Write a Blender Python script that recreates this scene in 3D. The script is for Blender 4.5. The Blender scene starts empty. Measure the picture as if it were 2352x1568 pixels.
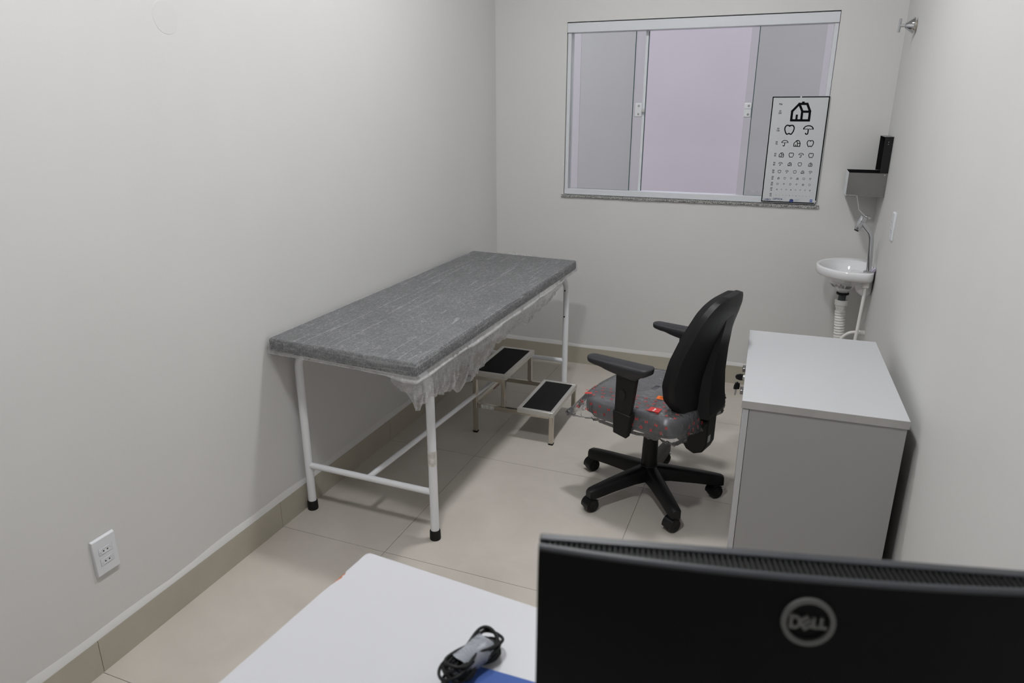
import bpy, bmesh, math, random
from mathutils import Vector, Matrix
random.seed(7)
sc = bpy.context.scene
C = sc.collection
PI = math.pi

# ------------------------------------------------------------------ camera
def make_camera():
    yaw, pitch, roll = math.radians(21.308), math.radians(18.432), math.radians(0.024)
    f = Vector((-math.sin(yaw)*math.cos(pitch), math.cos(yaw)*math.cos(pitch), -math.sin(pitch)))
    r = Vector((math.cos(yaw), math.sin(yaw), 0))
    u = r.cross(f)
    r2 = math.cos(roll)*r + math.sin(roll)*u
    u2 = -math.sin(roll)*r + math.cos(roll)*u
    cd = bpy.data.cameras.new('camera')
    cam = bpy.data.objects.new('camera', cd)
    C.objects.link(cam)
    m = Matrix((r2, u2, -f)).transposed().to_4x4()
    m.translation = Vector((1.7102, -4.1167, 1.56))
    cam.matrix_world = m
    cd.sensor_width = 36.0
    cd.lens = 1600/2352*36
    cd.clip_start = 0.02
    cd.dof.use_dof = True
    cd.dof.focus_distance = 3.1
    cd.dof.aperture_fstop = 5.0
    sc.camera = cam
make_camera()

# ------------------------------------------------------------------ world, exposure
w = bpy.data.worlds.new('overcast_sky')
sc.world = w
w.use_nodes = True
w.node_tree.nodes['Background'].inputs[0].default_value = (0.86, 0.88, 1.0, 1)
w.node_tree.nodes['Background'].inputs[1].default_value = 1.65
LAMP_STRENGTH = 230.0
sc.view_settings.view_transform = 'Standard'
sc.view_settings.look = 'None'
sc.view_settings.gamma = 1.0
sc.view_settings.use_curve_mapping = False
sc.view_settings.exposure = 0.0

# ------------------------------------------------------------------ materials
MATS = {}
def mat(name, col, rough=0.5, metal=0.0, spec=0.5, var=0.0, vscale=8.0, bump=0.0, bscale=60.0, coat=0.0, emit=None, estr=0.0):
    if name in MATS: return MATS[name]
    m = bpy.data.materials.new(name); m.use_nodes = True
    nt = m.node_tree; b = nt.nodes['Principled BSDF']
    b.inputs['Base Color'].default_value = (*col, 1)
    b.inputs['Roughness'].default_value = rough
    b.inputs['Metallic'].default_value = metal
    b.inputs['Specular IOR Level'].default_value = spec
    b.inputs['Coat Weight'].default_value = coat
    if emit:
        b.inputs['Emission Color'].default_value = (*emit, 1)
        b.inputs['Emission Strength'].default_value = estr
    tc = nt.nodes.new('ShaderNodeTexCoord')
    if var > 0:
        n = nt.nodes.new('ShaderNodeTexNoise'); n.inputs['Scale'].default_value = vscale
        n.inputs['Detail'].default_value = 5
        nt.links.new(tc.outputs['Object'], n.inputs['Vector'])
        r = nt.nodes.new('ShaderNodeValToRGB')
        r.color_ramp.elements[0].position = 0.3; r.color_ramp.elements[1].position = 0.7
        r.color_ramp.elements[0].color = (*[c*(1-var) for c in col], 1)
        r.color_ramp.elements[1].color = (*[min(1, c*(1+var)) for c in col], 1)
        nt.links.new(n.outputs['Fac'], r.inputs['Fac'])
        nt.links.new(r.outputs['Color'], b.inputs['Base Color'])
    if bump > 0:
        n2 = nt.nodes.new('ShaderNodeTexNoise'); n2.inputs['Scale'].default_value = bscale
        n2.inputs['Detail'].default_value = 3
        nt.links.new(tc.outputs['Object'], n2.inputs['Vector'])
        bp = nt.nodes.new('ShaderNodeBump'); bp.inputs['Strength'].default_value = bump
        bp.inputs['Distance'].default_value = 0.002
        nt.links.new(n2.outputs['Fac'], bp.inputs['Height'])
        nt.links.new(bp.outputs['Normal'], b.inputs['Normal'])
    MATS[name] = m
    return m

mat('wall_paint', (0.64, 0.634, 0.621), 0.55, var=0.012, vscale=3, bump=0.12, bscale=90)
mat('cover_paint', (0.625, 0.618, 0.604), 0.6)
mat('ceiling_paint', (0.66, 0.66, 0.65), 0.8)
mat('outside_paint', (0.50, 0.452, 0.470), 0.9, var=0.02, vscale=2.5)
mat('outside_concrete', (0.30, 0.29, 0.28), 0.9)
mat('grout', (0.33, 0.295, 0.26), 0.9)
mat('white_aluminium', (0.66, 0.68, 0.71), 0.35)
mat('white_plastic', (0.68, 0.69, 0.715), 0.35)
mat('white_enamel', (0.80, 0.81, 0.84), 0.25, coat=0.3)
mat('bare_aluminium', (0.62, 0.61, 0.58), 0.35, metal=0.7)
mat('black_rubber', (0.007, 0.007, 0.0075), 0.6, spec=0.3)
mat('black_plastic', (0.0065, 0.0065, 0.007), 0.45, spec=0.32, bump=0.15, bscale=900)
mat('black_gloss', (0.007, 0.007, 0.008), 0.28, spec=0.4)
mat('arm_pad', (0.017, 0.017, 0.020), 0.5, bump=0.2, bscale=700)
mat('seat_fabric', (0.10, 0.102, 0.112), 0.9, bump=0.4, bscale=1200, var=0.15, vscale=200)  # base grey raised to stand in for the gloss of the film
mat('mattress_vinyl', (0.020, 0.021, 0.025), 0.5, var=0.1, vscale=30)
mat('chrome', (0.62, 0.63, 0.65), 0.06, metal=1.0)
mat('steel_brushed', (0.31, 0.305, 0.295), 0.30, metal=1.0, var=0.12, vscale=6)
mat('steel_tube', (0.58, 0.54, 0.47), 0.22, metal=1.0)
mat('porcelain', (0.76, 0.76, 0.775), 0.08, coat=0.6)
mat('laminate_light', (0.50, 0.505, 0.52), 0.42)
mat('laminate_body', (0.345, 0.343, 0.34), 0.5)
mat('edge_band', (0.42, 0.41, 0.40), 0.45, var=0.05, vscale=20)
mat('desk_white', (0.50, 0.50, 0.525), 0.38)
mat('bare_fibreboard', (0.45, 0.14, 0.05), 0.9, var=0.3, vscale=150)
mat('pvc_white', (0.80, 0.79, 0.76), 0.4)
mat('pvc_grey', (0.055, 0.065, 0.07), 0.5)
mat('chart_white', (0.57, 0.59, 0.60), 0.35)
mat('print_black', (0.003, 0.003, 0.004), 0.8, spec=0.1)
mat('stamp_print', (0.22, 0.22, 0.22), 0.5, var=0.9, vscale=320)
mat('print_navy', (0.03, 0.04, 0.16), 0.5)
mat('print_blue', (0.02, 0.07, 0.38), 0.5)
mat('print_grey', (0.30, 0.34, 0.42), 0.5)
mat('print_red', (0.62, 0.035, 0.03), 0.4)
mat('print_orange', (0.85, 0.17, 0.02), 0.5)
mat('sticker_worn', (0.30, 0.14, 0.13), 0.5, var=0.5, vscale=220)
mat('print_white', (0.75, 0.75, 0.75), 0.5)
mat('label_paper', (0.62, 0.62, 0.60), 0.6, var=0.35, vscale=160)
mat('logo_grey', (0.17, 0.17, 0.165), 0.4, metal=0.3)
mat('mat_blue', (0.035, 0.085, 0.30), 0.7, bump=0.2, bscale=800)
mat('glass_edge', (0.03, 0.075, 0.075), 0.2)
mat('dark_gap', (0.02, 0.02, 0.02), 0.9)
mat('lilac_film', (0.66, 0.60, 0.74), 0.4)
mat('tape_beige', (0.62, 0.60, 0.56), 0.5, var=0.25, vscale=60)
mat('screen_black', (0.008, 0.008, 0.01), 0.15)

def floor_tile_mat(name, a, b_, rough):
    m = bpy.data.materials.new(name); m.use_nodes = True
    nt = m.node_tree; p = nt.nodes['Principled BSDF']
    tc = nt.nodes.new('ShaderNodeNewGeometry')
    n = nt.nodes.new('ShaderNodeTexNoise'); n.inputs['Scale'].default_value = 3.2
    n.inputs['Detail'].default_value = 8; n.inputs['Roughness'].default_value = 0.62
    n.inputs['Distortion'].default_value = 0.4
    nt.links.new(tc.outputs['Position'], n.inputs['Vector'])
    r = nt.nodes.new('ShaderNodeValToRGB')
    r.color_ramp.elements[0].position = 0.32; r.color_ramp.elements[1].position = 0.68
    r.color_ramp.elements[0].color = (*a, 1); r.color_ramp.elements[1].color = (*b_, 1)
    nt.links.new(n.outputs['Fac'], r.inputs['Fac'])
    nt.links.new(r.outputs['Color'], p.inputs['Base Color'])
    n2 = nt.nodes.new('ShaderNodeTexNoise'); n2.inputs['Scale'].default_value = 40
    n2.inputs['Detail'].default_value = 4
    nt.links.new(tc.outputs['Position'], n2.inputs['Vector'])
    bp = nt.nodes.new('ShaderNodeBump'); bp.inputs['Strength'].default_value = 0.12
    bp.inputs['Distance'].default_value = 0.002
    nt.links.new(n2.outputs['Fac'], bp.inputs['Height'])
    nt.links.new(bp.outputs['Normal'], p.inputs['Normal'])
    p.inputs['Roughness'].default_value = rough
    MATS[name] = m
floor_tile_mat('floor_porcelain', (0.472, 0.432, 0.384), (0.548, 0.506, 0.455), 0.42)
floor_tile_mat('baseboard_porcelain', (0.395, 0.363, 0.295), (0.455, 0.42, 0.345), 0.35)

def granite_mat():
    m = bpy.data.materials.new('granite'); m.use_nodes = True
    nt = m.node_tree; p = nt.nodes['Principled BSDF']
    tc = nt.nodes.new('ShaderNodeTexCoord')
    v = nt.nodes.new('ShaderNodeTexNoise'); v.inputs['Scale'].default_value = 240
    v.inputs['Detail'].default_value = 3
    nt.links.new(tc.outputs['Object'], v.inputs['Vector'])
    r = nt.nodes.new('ShaderNodeValToRGB')
    r.color_ramp.elements[0].position = 0.42; r.color_ramp.elements[1].position = 0.60
    r.color_ramp.elements[0].color = (0.07, 0.07, 0.07, 1); r.color_ramp.elements[1].color = (0.62, 0.62, 0.60, 1)
    nt.links.new(v.outputs['Fac'], r.inputs['Fac']); nt.links.new(r.outputs['Color'], p.inputs['Base Color'])
    p.inputs['Roughness'].default_value = 0.4
    MATS['granite'] = m
granite_mat()

def glass_mat():
    m = bpy.data.materials.new('window_glass'); m.use_nodes = True
    nt = m.node_tree; nt.nodes.clear()
    o = nt.nodes.new('ShaderNodeOutputMaterial')
    t = nt.nodes.new('ShaderNodeBsdfTransparent'); t.inputs[0].default_value = (0.930, 0.948, 0.930, 1)
    g = nt.nodes.new('ShaderNodeBsdfGlossy'); g.inputs['Roughness'].default_value = 0.02
    fr = nt.nodes.new('ShaderNodeFresnel'); fr.inputs['IOR'].default_value = 1.45
    mx = nt.nodes.new('ShaderNodeMixShader')
    nt.links.new(fr.outputs[0], mx.inputs[0]); nt.links.new(t.outputs[0], mx.inputs[1]); nt.links.new(g.outputs[0], mx.inputs[2])
    nt.links.new(mx.outputs[0], o.inputs[0])
    MATS['window_glass'] = m
glass_mat()

def film_mat(name, opac, col, gloss):
    """clear plastic film: mostly see-through, a little milky, shiny creases"""
    m = bpy.data.materials.new(name); m.use_nodes = True
    nt = m.node_tree; nt.nodes.clear()
    o = nt.nodes.new('ShaderNodeOutputMaterial')
    t = nt.nodes.new('ShaderNodeBsdfTransparent'); t.inputs[0].default_value = (0.95, 0.95, 0.96, 1)
    d = nt.nodes.new('ShaderNodeBsdfDiffuse'); d.inputs[0].default_value = (*col, 1)
    g = nt.nodes.new('ShaderNodeBsdfGlossy'); g.inputs['Roughness'].default_value = 0.09
    tc = nt.nodes.new('ShaderNodeTexCoord')
    mp = nt.nodes.new('ShaderNodeMapping'); mp.inputs['Scale'].default_value = (9, 26, 14)
    mp.inputs['Rotation'].default_value = (0, 0, 0.5)
    nt.links.new(tc.outputs['Object'], mp.inputs['Vector'])
    n = nt.nodes.new('ShaderNodeTexNoise'); n.inputs['Scale'].default_value = 1.6; n.inputs['Detail'].default_value = 4
    n.inputs['Distortion'].default_value = 1.2
    nt.links.new(mp.outputs[0], n.inputs['Vector'])
    bp = nt.nodes.new('ShaderNodeBump'); bp.inputs['Strength'].default_value = 1.0; bp.inputs['Distance'].default_value = 0.02
    nt.links.new(n.outputs['Fac'], bp.inputs['Height'])
    nt.links.new(bp.outputs[0], g.inputs['Normal'])
    fr = nt.nodes.new('ShaderNodeFresnel'); fr.inputs['IOR'].default_value = gloss
    nt.links.new(bp.outputs[0], fr.inputs['Normal'])
    m1 = nt.nodes.new('ShaderNodeMixShader'); m1.inputs[0].default_value = opac
    nt.links.new(t.outputs[0], m1.inputs[1]); nt.links.new(d.outputs[0], m1.inputs[2])
    m2 = nt.nodes.new('ShaderNodeMixShader')
    nt.links.new(fr.outputs[0], m2.inputs[0]); nt.links.new(m1.outputs[0], m2.inputs[1]); nt.links.new(g.outputs[0], m2.inputs[2])
    nt.links.new(m2.outputs[0], o.inputs[0])
    MATS[name] = m
film_mat('clear_film', 0.13, (0.62, 0.62, 0.65), 1.6)
film_mat('packing_tape', 0.75, (0.36, 0.38, 0.42), 1.4)

def sheet_mat():
    """thin non-woven disposable sheet: white fibres with gaps between them"""
    m = bpy.data.materials.new('nonwoven_sheet'); m.use_nodes = True
    nt = m.node_tree; nt.nodes.clear()
    L = nt.links.new
    o = nt.nodes.new('ShaderNodeOutputMaterial')
    tc = nt.nodes.new('ShaderNodeTexCoord')
    def streak(scale, rot, sc_, dist, lo, hi):
        mp = nt.nodes.new('ShaderNodeMapping')
        mp.inputs['Scale'].default_value = scale; mp.inputs['Rotation'].default_value = (0, 0, rot)
        L(tc.outputs['UV'], mp.inputs['Vector'])
        n = nt.nodes.new('ShaderNodeTexNoise'); n.inputs['Scale'].default_value = sc_
        n.inputs['Detail'].default_value = 4; n.inputs['Distortion'].default_value = dist
        n.inputs['Roughness'].default_value = 0.6
        L(mp.outputs[0], n.inputs['Vector'])
        r = nt.nodes.new('ShaderNodeMapRange')
        r.inputs['From Min'].default_value = lo; r.inputs['From Max'].default_value = hi
        L(n.outputs['Fac'], r.inputs['Value'])
        return r.outputs[0]
    def thin(scale, rot, sc_, dist, w_):
        # thin bright lines where the noise crosses its middle value
        mp = nt.nodes.new('ShaderNodeMapping')
        mp.inputs['Scale'].default_value = scale; mp.inputs['Rotation'].default_value = (0, 0, rot)
        L(tc.outputs['UV'], mp.inputs['Vector'])
        n = nt.nodes.new('ShaderNodeTexNoise'); n.inputs['Scale'].default_value = sc_
        n.inputs['Detail'].default_value = 1.5; n.inputs['Distortion'].default_value = dist
        L(mp.outputs[0], n.inputs['Vector'])
        a = nt.nodes.new('ShaderNodeMath'); a.operation = 'SUBTRACT'; a.inputs[1].default_value = 0.5
        L(n.outputs['Fac'], a.inputs[0])
        b = nt.nodes.new('ShaderNodeMath'); b.operation = 'ABSOLUTE'; L(a.outputs[0], b.inputs[0])
        r = nt.nodes.new('ShaderNodeMapRange')
        r.inputs['From Min'].default_value = w_; r.inputs['From Max'].default_value = 0.0
        L(b.outputs[0], r.inputs['Value'])
        return r.outputs[0]
    def mx(a, b, op='MAXIMUM'):
        n = nt.nodes.new('ShaderNodeMath'); n.operation = op
        L(a, n.inputs[0])
        if isinstance(b, float): n.inputs[1].default_value = b
        else: L(b, n.inputs[1])
        return n.outputs[0]
    s1 = streak((230, 48, 1), 0.62, 1.0, 1.2, 0.42, 0.68)
    s2 = streak((44, 260, 1), 0.30, 1.0, 1.4, 0.42, 0.68)
    s4 = streak((60, 34, 1), 0.40, 1.0, 1.0, 0.40, 0.70)
    s3 = streak((3, 3, 1), 0.0, 1.4, 0.2, 0.35, 0.7)
    t1 = thin((25, 0.5, 1), 0.012, 1.0, 0.35, 0.012)
    t2 = thin((110, 70, 1), 0.9, 1.0, 3.0, 0.045)
    t3 = thin((34, 66, 1), 0.25, 1.0, 3.5, 0.018)
    fib = mx(mx(s1, s2, 'ADD'), 0.15, 'MULTIPLY')
    fib = mx(fib, mx(s4, 0.08, 'MULTIPLY'), 'ADD')
    fib = mx(fib, mx(s3, 0.06, 'MULTIPLY'), 'ADD')
    fib = mx(fib, mx(t2, 0.17, 'MULTIPLY'), 'ADD')
    fib = mx(fib, mx(t3, 0.26, 'MULTIPLY'), 'ADD')
    fib = mx(fib, mx(t1, 0.16, 'MULTIPLY'), 'ADD')
    ga = nt.nodes.new('ShaderNodeAttribute'); ga.attribute_name = 'gather'
    fac = mx(fib, 0.07, 'ADD')
    fac = mx(fac, mx(ga.outputs['Fac'], 0.50, 'MULTIPLY'), 'ADD')
    cl = nt.nodes.new('ShaderNodeClamp'); L(fac, cl.inputs[0]); cl.inputs[2].default_value = 0.9
    t = nt.nodes.new('ShaderNodeBsdfTransparent')
    d = nt.nodes.new('ShaderNodeBsdfDiffuse'); d.inputs[0].default_value = (0.80, 0.80, 0.81, 1)
    tr = nt.nodes.new('ShaderNodeBsdfTranslucent'); tr.inputs[0].default_value = (0.80, 0.80, 0.81, 1)
    bp = nt.nodes.new('ShaderNodeBump'); bp.inputs['Strength'].default_value = 0.6; bp.inputs['Distance'].default_value = 0.004
    L(fib, bp.inputs['Height']); L(bp.outputs[0], d.inputs['Normal'])
    m1 = nt.nodes.new('ShaderNodeMixShader'); m1.inputs[0].default_value = 0.3
    L(d.outputs[0], m1.inputs[1]); L(tr.outputs[0], m1.inputs[2])
    m2 = nt.nodes.new('ShaderNodeMixShader')
    L(cl.outputs[0], m2.inputs[0]); L(t.outputs[0], m2.inputs[1]); L(m1.outputs[0], m2.inputs[2])
    L(m2.outputs[0], o.inputs[0])
    MATS['nonwoven_sheet'] = m
sheet_mat()

def lamp_mat():
    m = bpy.data.materials.new('lamp_diffuser'); m.use_nodes = True
    p = m.node_tree.nodes['Principled BSDF']
    p.inputs['Base Color'].default_value = (0.9, 0.9, 0.9, 1)
    p.inputs['Emission Color'].default_value = (0.98, 0.99, 1.0, 1)
    p.inputs['Emission Strength'].default_value = LAMP_STRENGTH
    MATS['lamp_diffuser'] = m
lamp_mat()

# ------------------------------------------------------------------ mesh helpers
class B:
    def __init__(s): s.bm = bmesh.new()
    def face(s, vs):
        try: return s.bm.faces.new(vs)
        except ValueError: return None
    def hexa(s, p):
        v = [s.bm.verts.new(q) for q in p]
        for i in ((0,3,2,1),(4,5,6,7),(0,1,5,4),(1,2,6,5),(2,3,7,6),(3,0,4,7)): s.face([v[j] for j in i])
        return s
    def box(s, x0, x1, y0, y1, z0, z1):
        return s.hexa([(x0,y0,z0),(x1,y0,z0),(x1,y1,z0),(x0,y1,z0),(x0,y0,z1),(x1,y0,z1),(x1,y1,z1),(x0,y1,z1)])
    def loft(s, rings, cap=True, closed=True):
        vr = [[s.bm.verts.new(p) for p in r] for r in rings]
        n = len(rings[0])
        for a, b in zip(vr[:-1], vr[1:]):
            for i in range(n if closed else n-1):
                j = (i+1) % n
                s.face([a[i], a[j], b[j], b[i]])
        if cap and closed:
            s.face(vr[0][::-1]); s.face(vr[-1])
        return s
    def ring(s, c, ax, r, n, ry=None):
        ax = Vector(ax).normalized()
        h = Vector((0,0,1)) if abs(ax.z) < 0.9 else Vector((1,0,0))
        a = ax.cross(h).normalized(); b = ax.cross(a)
        ry = r if ry is None else ry
        return [Vector(c) + a*r*math.cos(2*PI*i/n) + b*ry*math.sin(2*PI*i/n) for i in range(n)]
    def cyl(s, p0, p1, r0, r1=None, n=20):
        r1 = r0 if r1 is None else r1
        d = Vector(p1)-Vector(p0)
        return s.loft([s.ring(p0, d, r0, n), s.ring(p1, d, r1, n)])
    def lathe(s, c, ax, prof, n=24):
        c = Vector(c); ax = Vector(ax).normalized()
        return s.loft([s.ring(c+ax*h, ax, max(r, 1e-4), n) for h, r in prof])
    def tube(s, path, r, n=12, closed=False):
        P = [Vector(p) for p in path]; m = len(P)
        rs = r if isinstance(r, (list, tuple)) else [r]*m
        T = []
        for i in range(m):
            if closed: t = P[(i+1) % m]-P[i-1]
            else: t = P[min(i+1, m-1)]-P[max(i-1, 0)]
            T.append(t.normalized())
        h = Vector((0,0,1)) if abs(T[0].z) < 0.9 else Vector((1,0,0))
        a = T[0].cross(h).normalized()
        rings = []
        for i in range(m):
            a = (a - T[i]*a.dot(T[i])).normalized(); b = T[i].cross(a)
            rings.append([P[i]+a*rs[i]*math.cos(2*PI*k/n)+b*rs[i]*math.sin(2*PI*k/n) for k in range(n)])
        if closed: rings.append(rings[0]); s.loft(rings, cap=False)
        else: s.loft(rings)
        return s
    def prism(s, poly, z0, z1, M=None):
        M = M or Matrix()
        a = [M @ Vector((p[0], p[1], z0)) for p in poly]
        b = [M @ Vector((p[0], p[1], z1)) for p in poly]
        va = [s.bm.verts.new(p) for p in a]; vb = [s.bm.verts.new(p) for p in b]
        n = len(poly)
        s.face(va[::-1]); s.face(vb)
        for i in range(n): s.face([va[i], va[(i+1) % n], vb[(i+1) % n], vb[i]])
        return s
    def ribbon(s, pts, wd, z0, z1, M=None, closed=False):
        """flat stroked polyline of width wd in the plane z0..z1"""
        M = M or Matrix()
        P = [Vector((p[0], p[1])) for p in pts]; n = len(P)
        rg = range(n if closed else n-1)
        for i in rg:
            a, b = P[i], P[(i+1) % n]
            d = (b-a)
            if d.length < 1e-9: continue
            d.normalize(); nn = Vector((-d.y, d.x))*wd/2; e = d*wd*0.5
            if not closed and i == 0: a0 = a
            else: a0 = a-e*0.75
            b0 = b if (not closed and i == n-2) else b+e*0.75
            s.lift = (getattr(s, 'lift', 0)+1) % 40
            s.prism([a0-nn, b0-nn, b0+nn, a0+nn], z0, z1+s.lift*4e-6, M)
        return s
    def mesh(s, name, material, smooth=True, angle=40):
        bmesh.ops.recalc_face_normals(s.bm, faces=s.bm.faces[:])
        me = bpy.data.meshes.new(name)
        s.bm.to_mesh(me); s.bm.free()
        for m in (material if isinstance(material, (list, tuple)) else [material]): me.materials.append(MATS[m])
        if smooth:
            me.polygons.foreach_set('use_smooth', [True]*len(me.polygons))
            me.set_sharp_from_angle(angle=math.radians(angle))
        return me
    def build(s, name, material, parent=None, world=False, smooth=True, angle=40, bevel=0, seg=2):
        if world and parent is not None:
            M = root_matrix(parent).inverted()
            bmesh.ops.transform(s.bm, matrix=M, verts=s.bm.verts[:])
        me = s.mesh(name, material, smooth, angle)
        o = bpy.data.objects.new(name, me); C.objects.link(o)
        if parent is not None: o.parent = parent
        if bevel:
            md = o.modifiers.new('bevel', 'BEVEL'); md.width = bevel; md.segments = seg
            md.limit_method = 'ANGLE'; md.angle_limit = math.radians(35)
        return o

def root_matrix(o):
    M = Matrix.Translation(o.location) @ o.rotation_euler.to_matrix().to_4x4()
    return root_matrix(o.parent) @ M if o.parent else M

def tag(o, label=None, cat=None, group=None, kind=None):
    if label: o['label'] = label
    if cat: o['category'] = cat
    if group: o['group'] = group
    if kind: o['kind'] = kind
    return o
def thing(name, label, cat, loc=(0,0,0), rz=0.0, group=None, kind=None):
    o = bpy.data.objects.new(name, None); C.objects.link(o)
    o.empty_display_size = 0.05
    o.location = loc; o.rotation_euler = (0, 0, rz)
    return tag(o, label, cat, group, kind)
def copy_part(o, parent, loc=None, rz=None):
    c = o.copy(); C.objects.link(c); c.parent = parent
    if loc is not None: c.location = loc
    if rz is not None: c.rotation_euler = (0, 0, rz)
    return c
def bez(pts, n=8):
    """smooth Catmull-Rom path through points"""
    P = [Vector(p) for p in pts]; out = []
    for i in range(len(P)-1):
        p0 = P[max(i-1, 0)]; p1 = P[i]; p2 = P[i+1]; p3 = P[min(i+2, len(P)-1)]
        for k in range(n):
            t = k/n
            out.append(0.5*((2*p1)+(p2-p0)*t+(2*p0-5*p1+4*p2-p3)*t*t+(3*p1-p0-3*p2+p3)*t**3))
    out.append(P[-1]); return out
def text_mesh(b, body, size, M, align='CENTER', thick=0.0004):
    cu = bpy.data.curves.new('t', 'FONT'); cu.body = body; cu.size = size
    cu.align_x = align; cu.align_y = 'CENTER'; cu.extrude = thick/2; cu.resolution_u = 3; cu.offset = size*0.022
    ob = bpy.data.objects.new('t', cu); C.objects.link(ob)
    me = bpy.data.meshes.new_from_object(ob)
    me.transform(M)
    b.bm.from_mesh(me)
    bpy.data.objects.remove(ob); bpy.data.curves.remove(cu); bpy.data.meshes.remove(me)

# ------------------------------------------------------------------ room shell
RW, RD, RH = 2.148, -5.7, 3.05        # right wall x, back wall y, ceiling z
BH = 0.112                            # baseboard height
WX0, WX1, WZ0, WZ1 = 0.440, 1.853, 1.072, 2.026   # window opening

fl = B().box(-0.15, RW+0.15, RD-0.15, 0.15, -0.12, -0.0035).build('floor', 'grout')
tag(fl, 'beige porcelain tiled floor of the room', 'floor', kind='structure')
xs = [0.0, 0.467, 1.272, 2.077, RW]
ys = [0.0, -0.61, -1.42, -2.232, -3.037, -3.842, -4.647, -5.452, RD]
for i in range(len(xs)-1):
    for j in range(len(ys)-1):
        g = 0.0009
        B().box(xs[i]+g, xs[i+1]-g, ys[j+1]+g, ys[j]-g, -0.0034, random.uniform(-0.0002, 0.0)).build('floor_tile', 'floor_porcelain', fl, smooth=False)
B().box(-0.15, RW+0.15, RD-0.15, 0.15, RH, RH+0.1).build('ceiling', 'ceiling_paint')
tag(C.objects['ceiling'], 'white painted ceiling above the room', 'ceiling', kind='structure')
o = B().box(-0.15, 0, RD-0.15, 0.15, -0.0034, RH).build('wall_left', 'wall_paint'); tag(o, 'plain off-white wall along the examination bed', 'wall', kind='structure')
o = B().box(RW, RW+0.15, RD-0.15, 0.15, -0.0034, RH).build('wall_right', 'wall_paint'); tag(o, 'off-white wall behind the cabinet and the wash basin', 'wall', kind='structure')
o = B().box(0, RW, RD-0.15, RD, -0.0034, RH).build('wall_back', 'wall_paint'); tag(o, 'off-white wall behind the camera', 'wall', kind='structure')
b = B()
b.box(0, WX0, 0, 0.15, -0.0034, RH); b.box(WX1, RW, 0, 0.15, -0.0034, RH)
b.box(WX0, WX1, 0, 0.15, -0.0034, WZ0-0.018); b.box(WX0, WX1, 0, 0.15, WZ1, RH)
o = b.build('wall_far', 'wall_paint', smooth=False); tag(o, 'off-white end wall holding the sliding window', 'wall', kind='structure')

def baseboard(name, label, axis, a0, a1, joints, flip):
    """porcelain strip with one object per tile and a sloped plaster fillet above"""
    def bx(b, u0, u1, d0, d1, z0, z1):
        if axis == 'y': return b.box(*( (d0, d1) if not flip else (RW-d1, RW-d0)), u0, u1, z0, z1)
        return b.box(u0, u1, -d1, -d0, z0, z1)
    b = B()
    T = 0.010
    # plaster fillet: wedge profile from the top of the tiles back to the wall
    n = 60; top = []; 
    for i in range(n+1):
        u = a0+(a1-a0)*i/n
        h = 0.020+0.004*math.sin(u*7.3)+0.003*math.sin(u*17.1+1)
        top.append((u, h))
    r = []
    for u, h in top:
        if axis == 'y':
            sx = (lambda d: d) if not flip else (lambda d: RW-d)
            r.append([Vector((sx(0.0), u, BH-0.002)), Vector((sx(T-0.001), u, BH-0.002)), Vector((sx(T-0.0015), u, BH+0.002)), Vector((sx(0.0), u, BH+h))])
        else:
            r.append([Vector((u, 0.0, BH-0.002)), Vector((u, -T+0.001, BH-0.002)), Vector((u, -T+0.0015, BH+0.002)), Vector((u, 0.0, BH+h))])
    b.loft(r)
    root = b.build(name, 'wall_paint'); tag(root, label, 'baseboard', kind='structure')
    us = [a0]+joints+[a1]
    for u0, u1 in zip(us[:-1], us[1:]):
        bb = B(); bx(bb, u0+0.0008, u1-0.0008, 0.0, T, 0.0, BH-0.002-random.uniform(0, 0.001))
        bb.build('baseboard_tile', 'baseboard_porcelain', root, smooth=False)
    return root
baseboard('baseboard_left', 'beige tile baseboard under the examination bed wall', 'y', RD, -0.010, [-5.452, -4.647, -3.842, -3.034, -2.236, -1.42, -0.61], False)
baseboard('baseboard_far', 'beige tile baseboard below the window wall', 'x', 0.0, RW, [0.467, 1.272, 2.077], False)
baseboard('baseboard_right', 'beige tile baseboard behind the cabinet', 'y', RD, -0.010, [-5.452, -4.647, -3.842, -3.034, -2.236, -1.42, -0.61], True)

# light well outside
o = B().box(-3.5, 6.0, 2.2, 2.35, -0.1, 4.1).build('wall_outside', 'outside_paint', smooth=False)
tag(o, 'pale pinkish wall of the light well outside the window', 'wall', kind='structure')
o = B().box(-3.5, 6.0, 0.15, 2.2, -0.1, -0.004).build('ground_outside', 'outside_concrete', smooth=False)
tag(o, 'concrete floor of the light well outside', 'floor', kind='structure')

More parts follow.
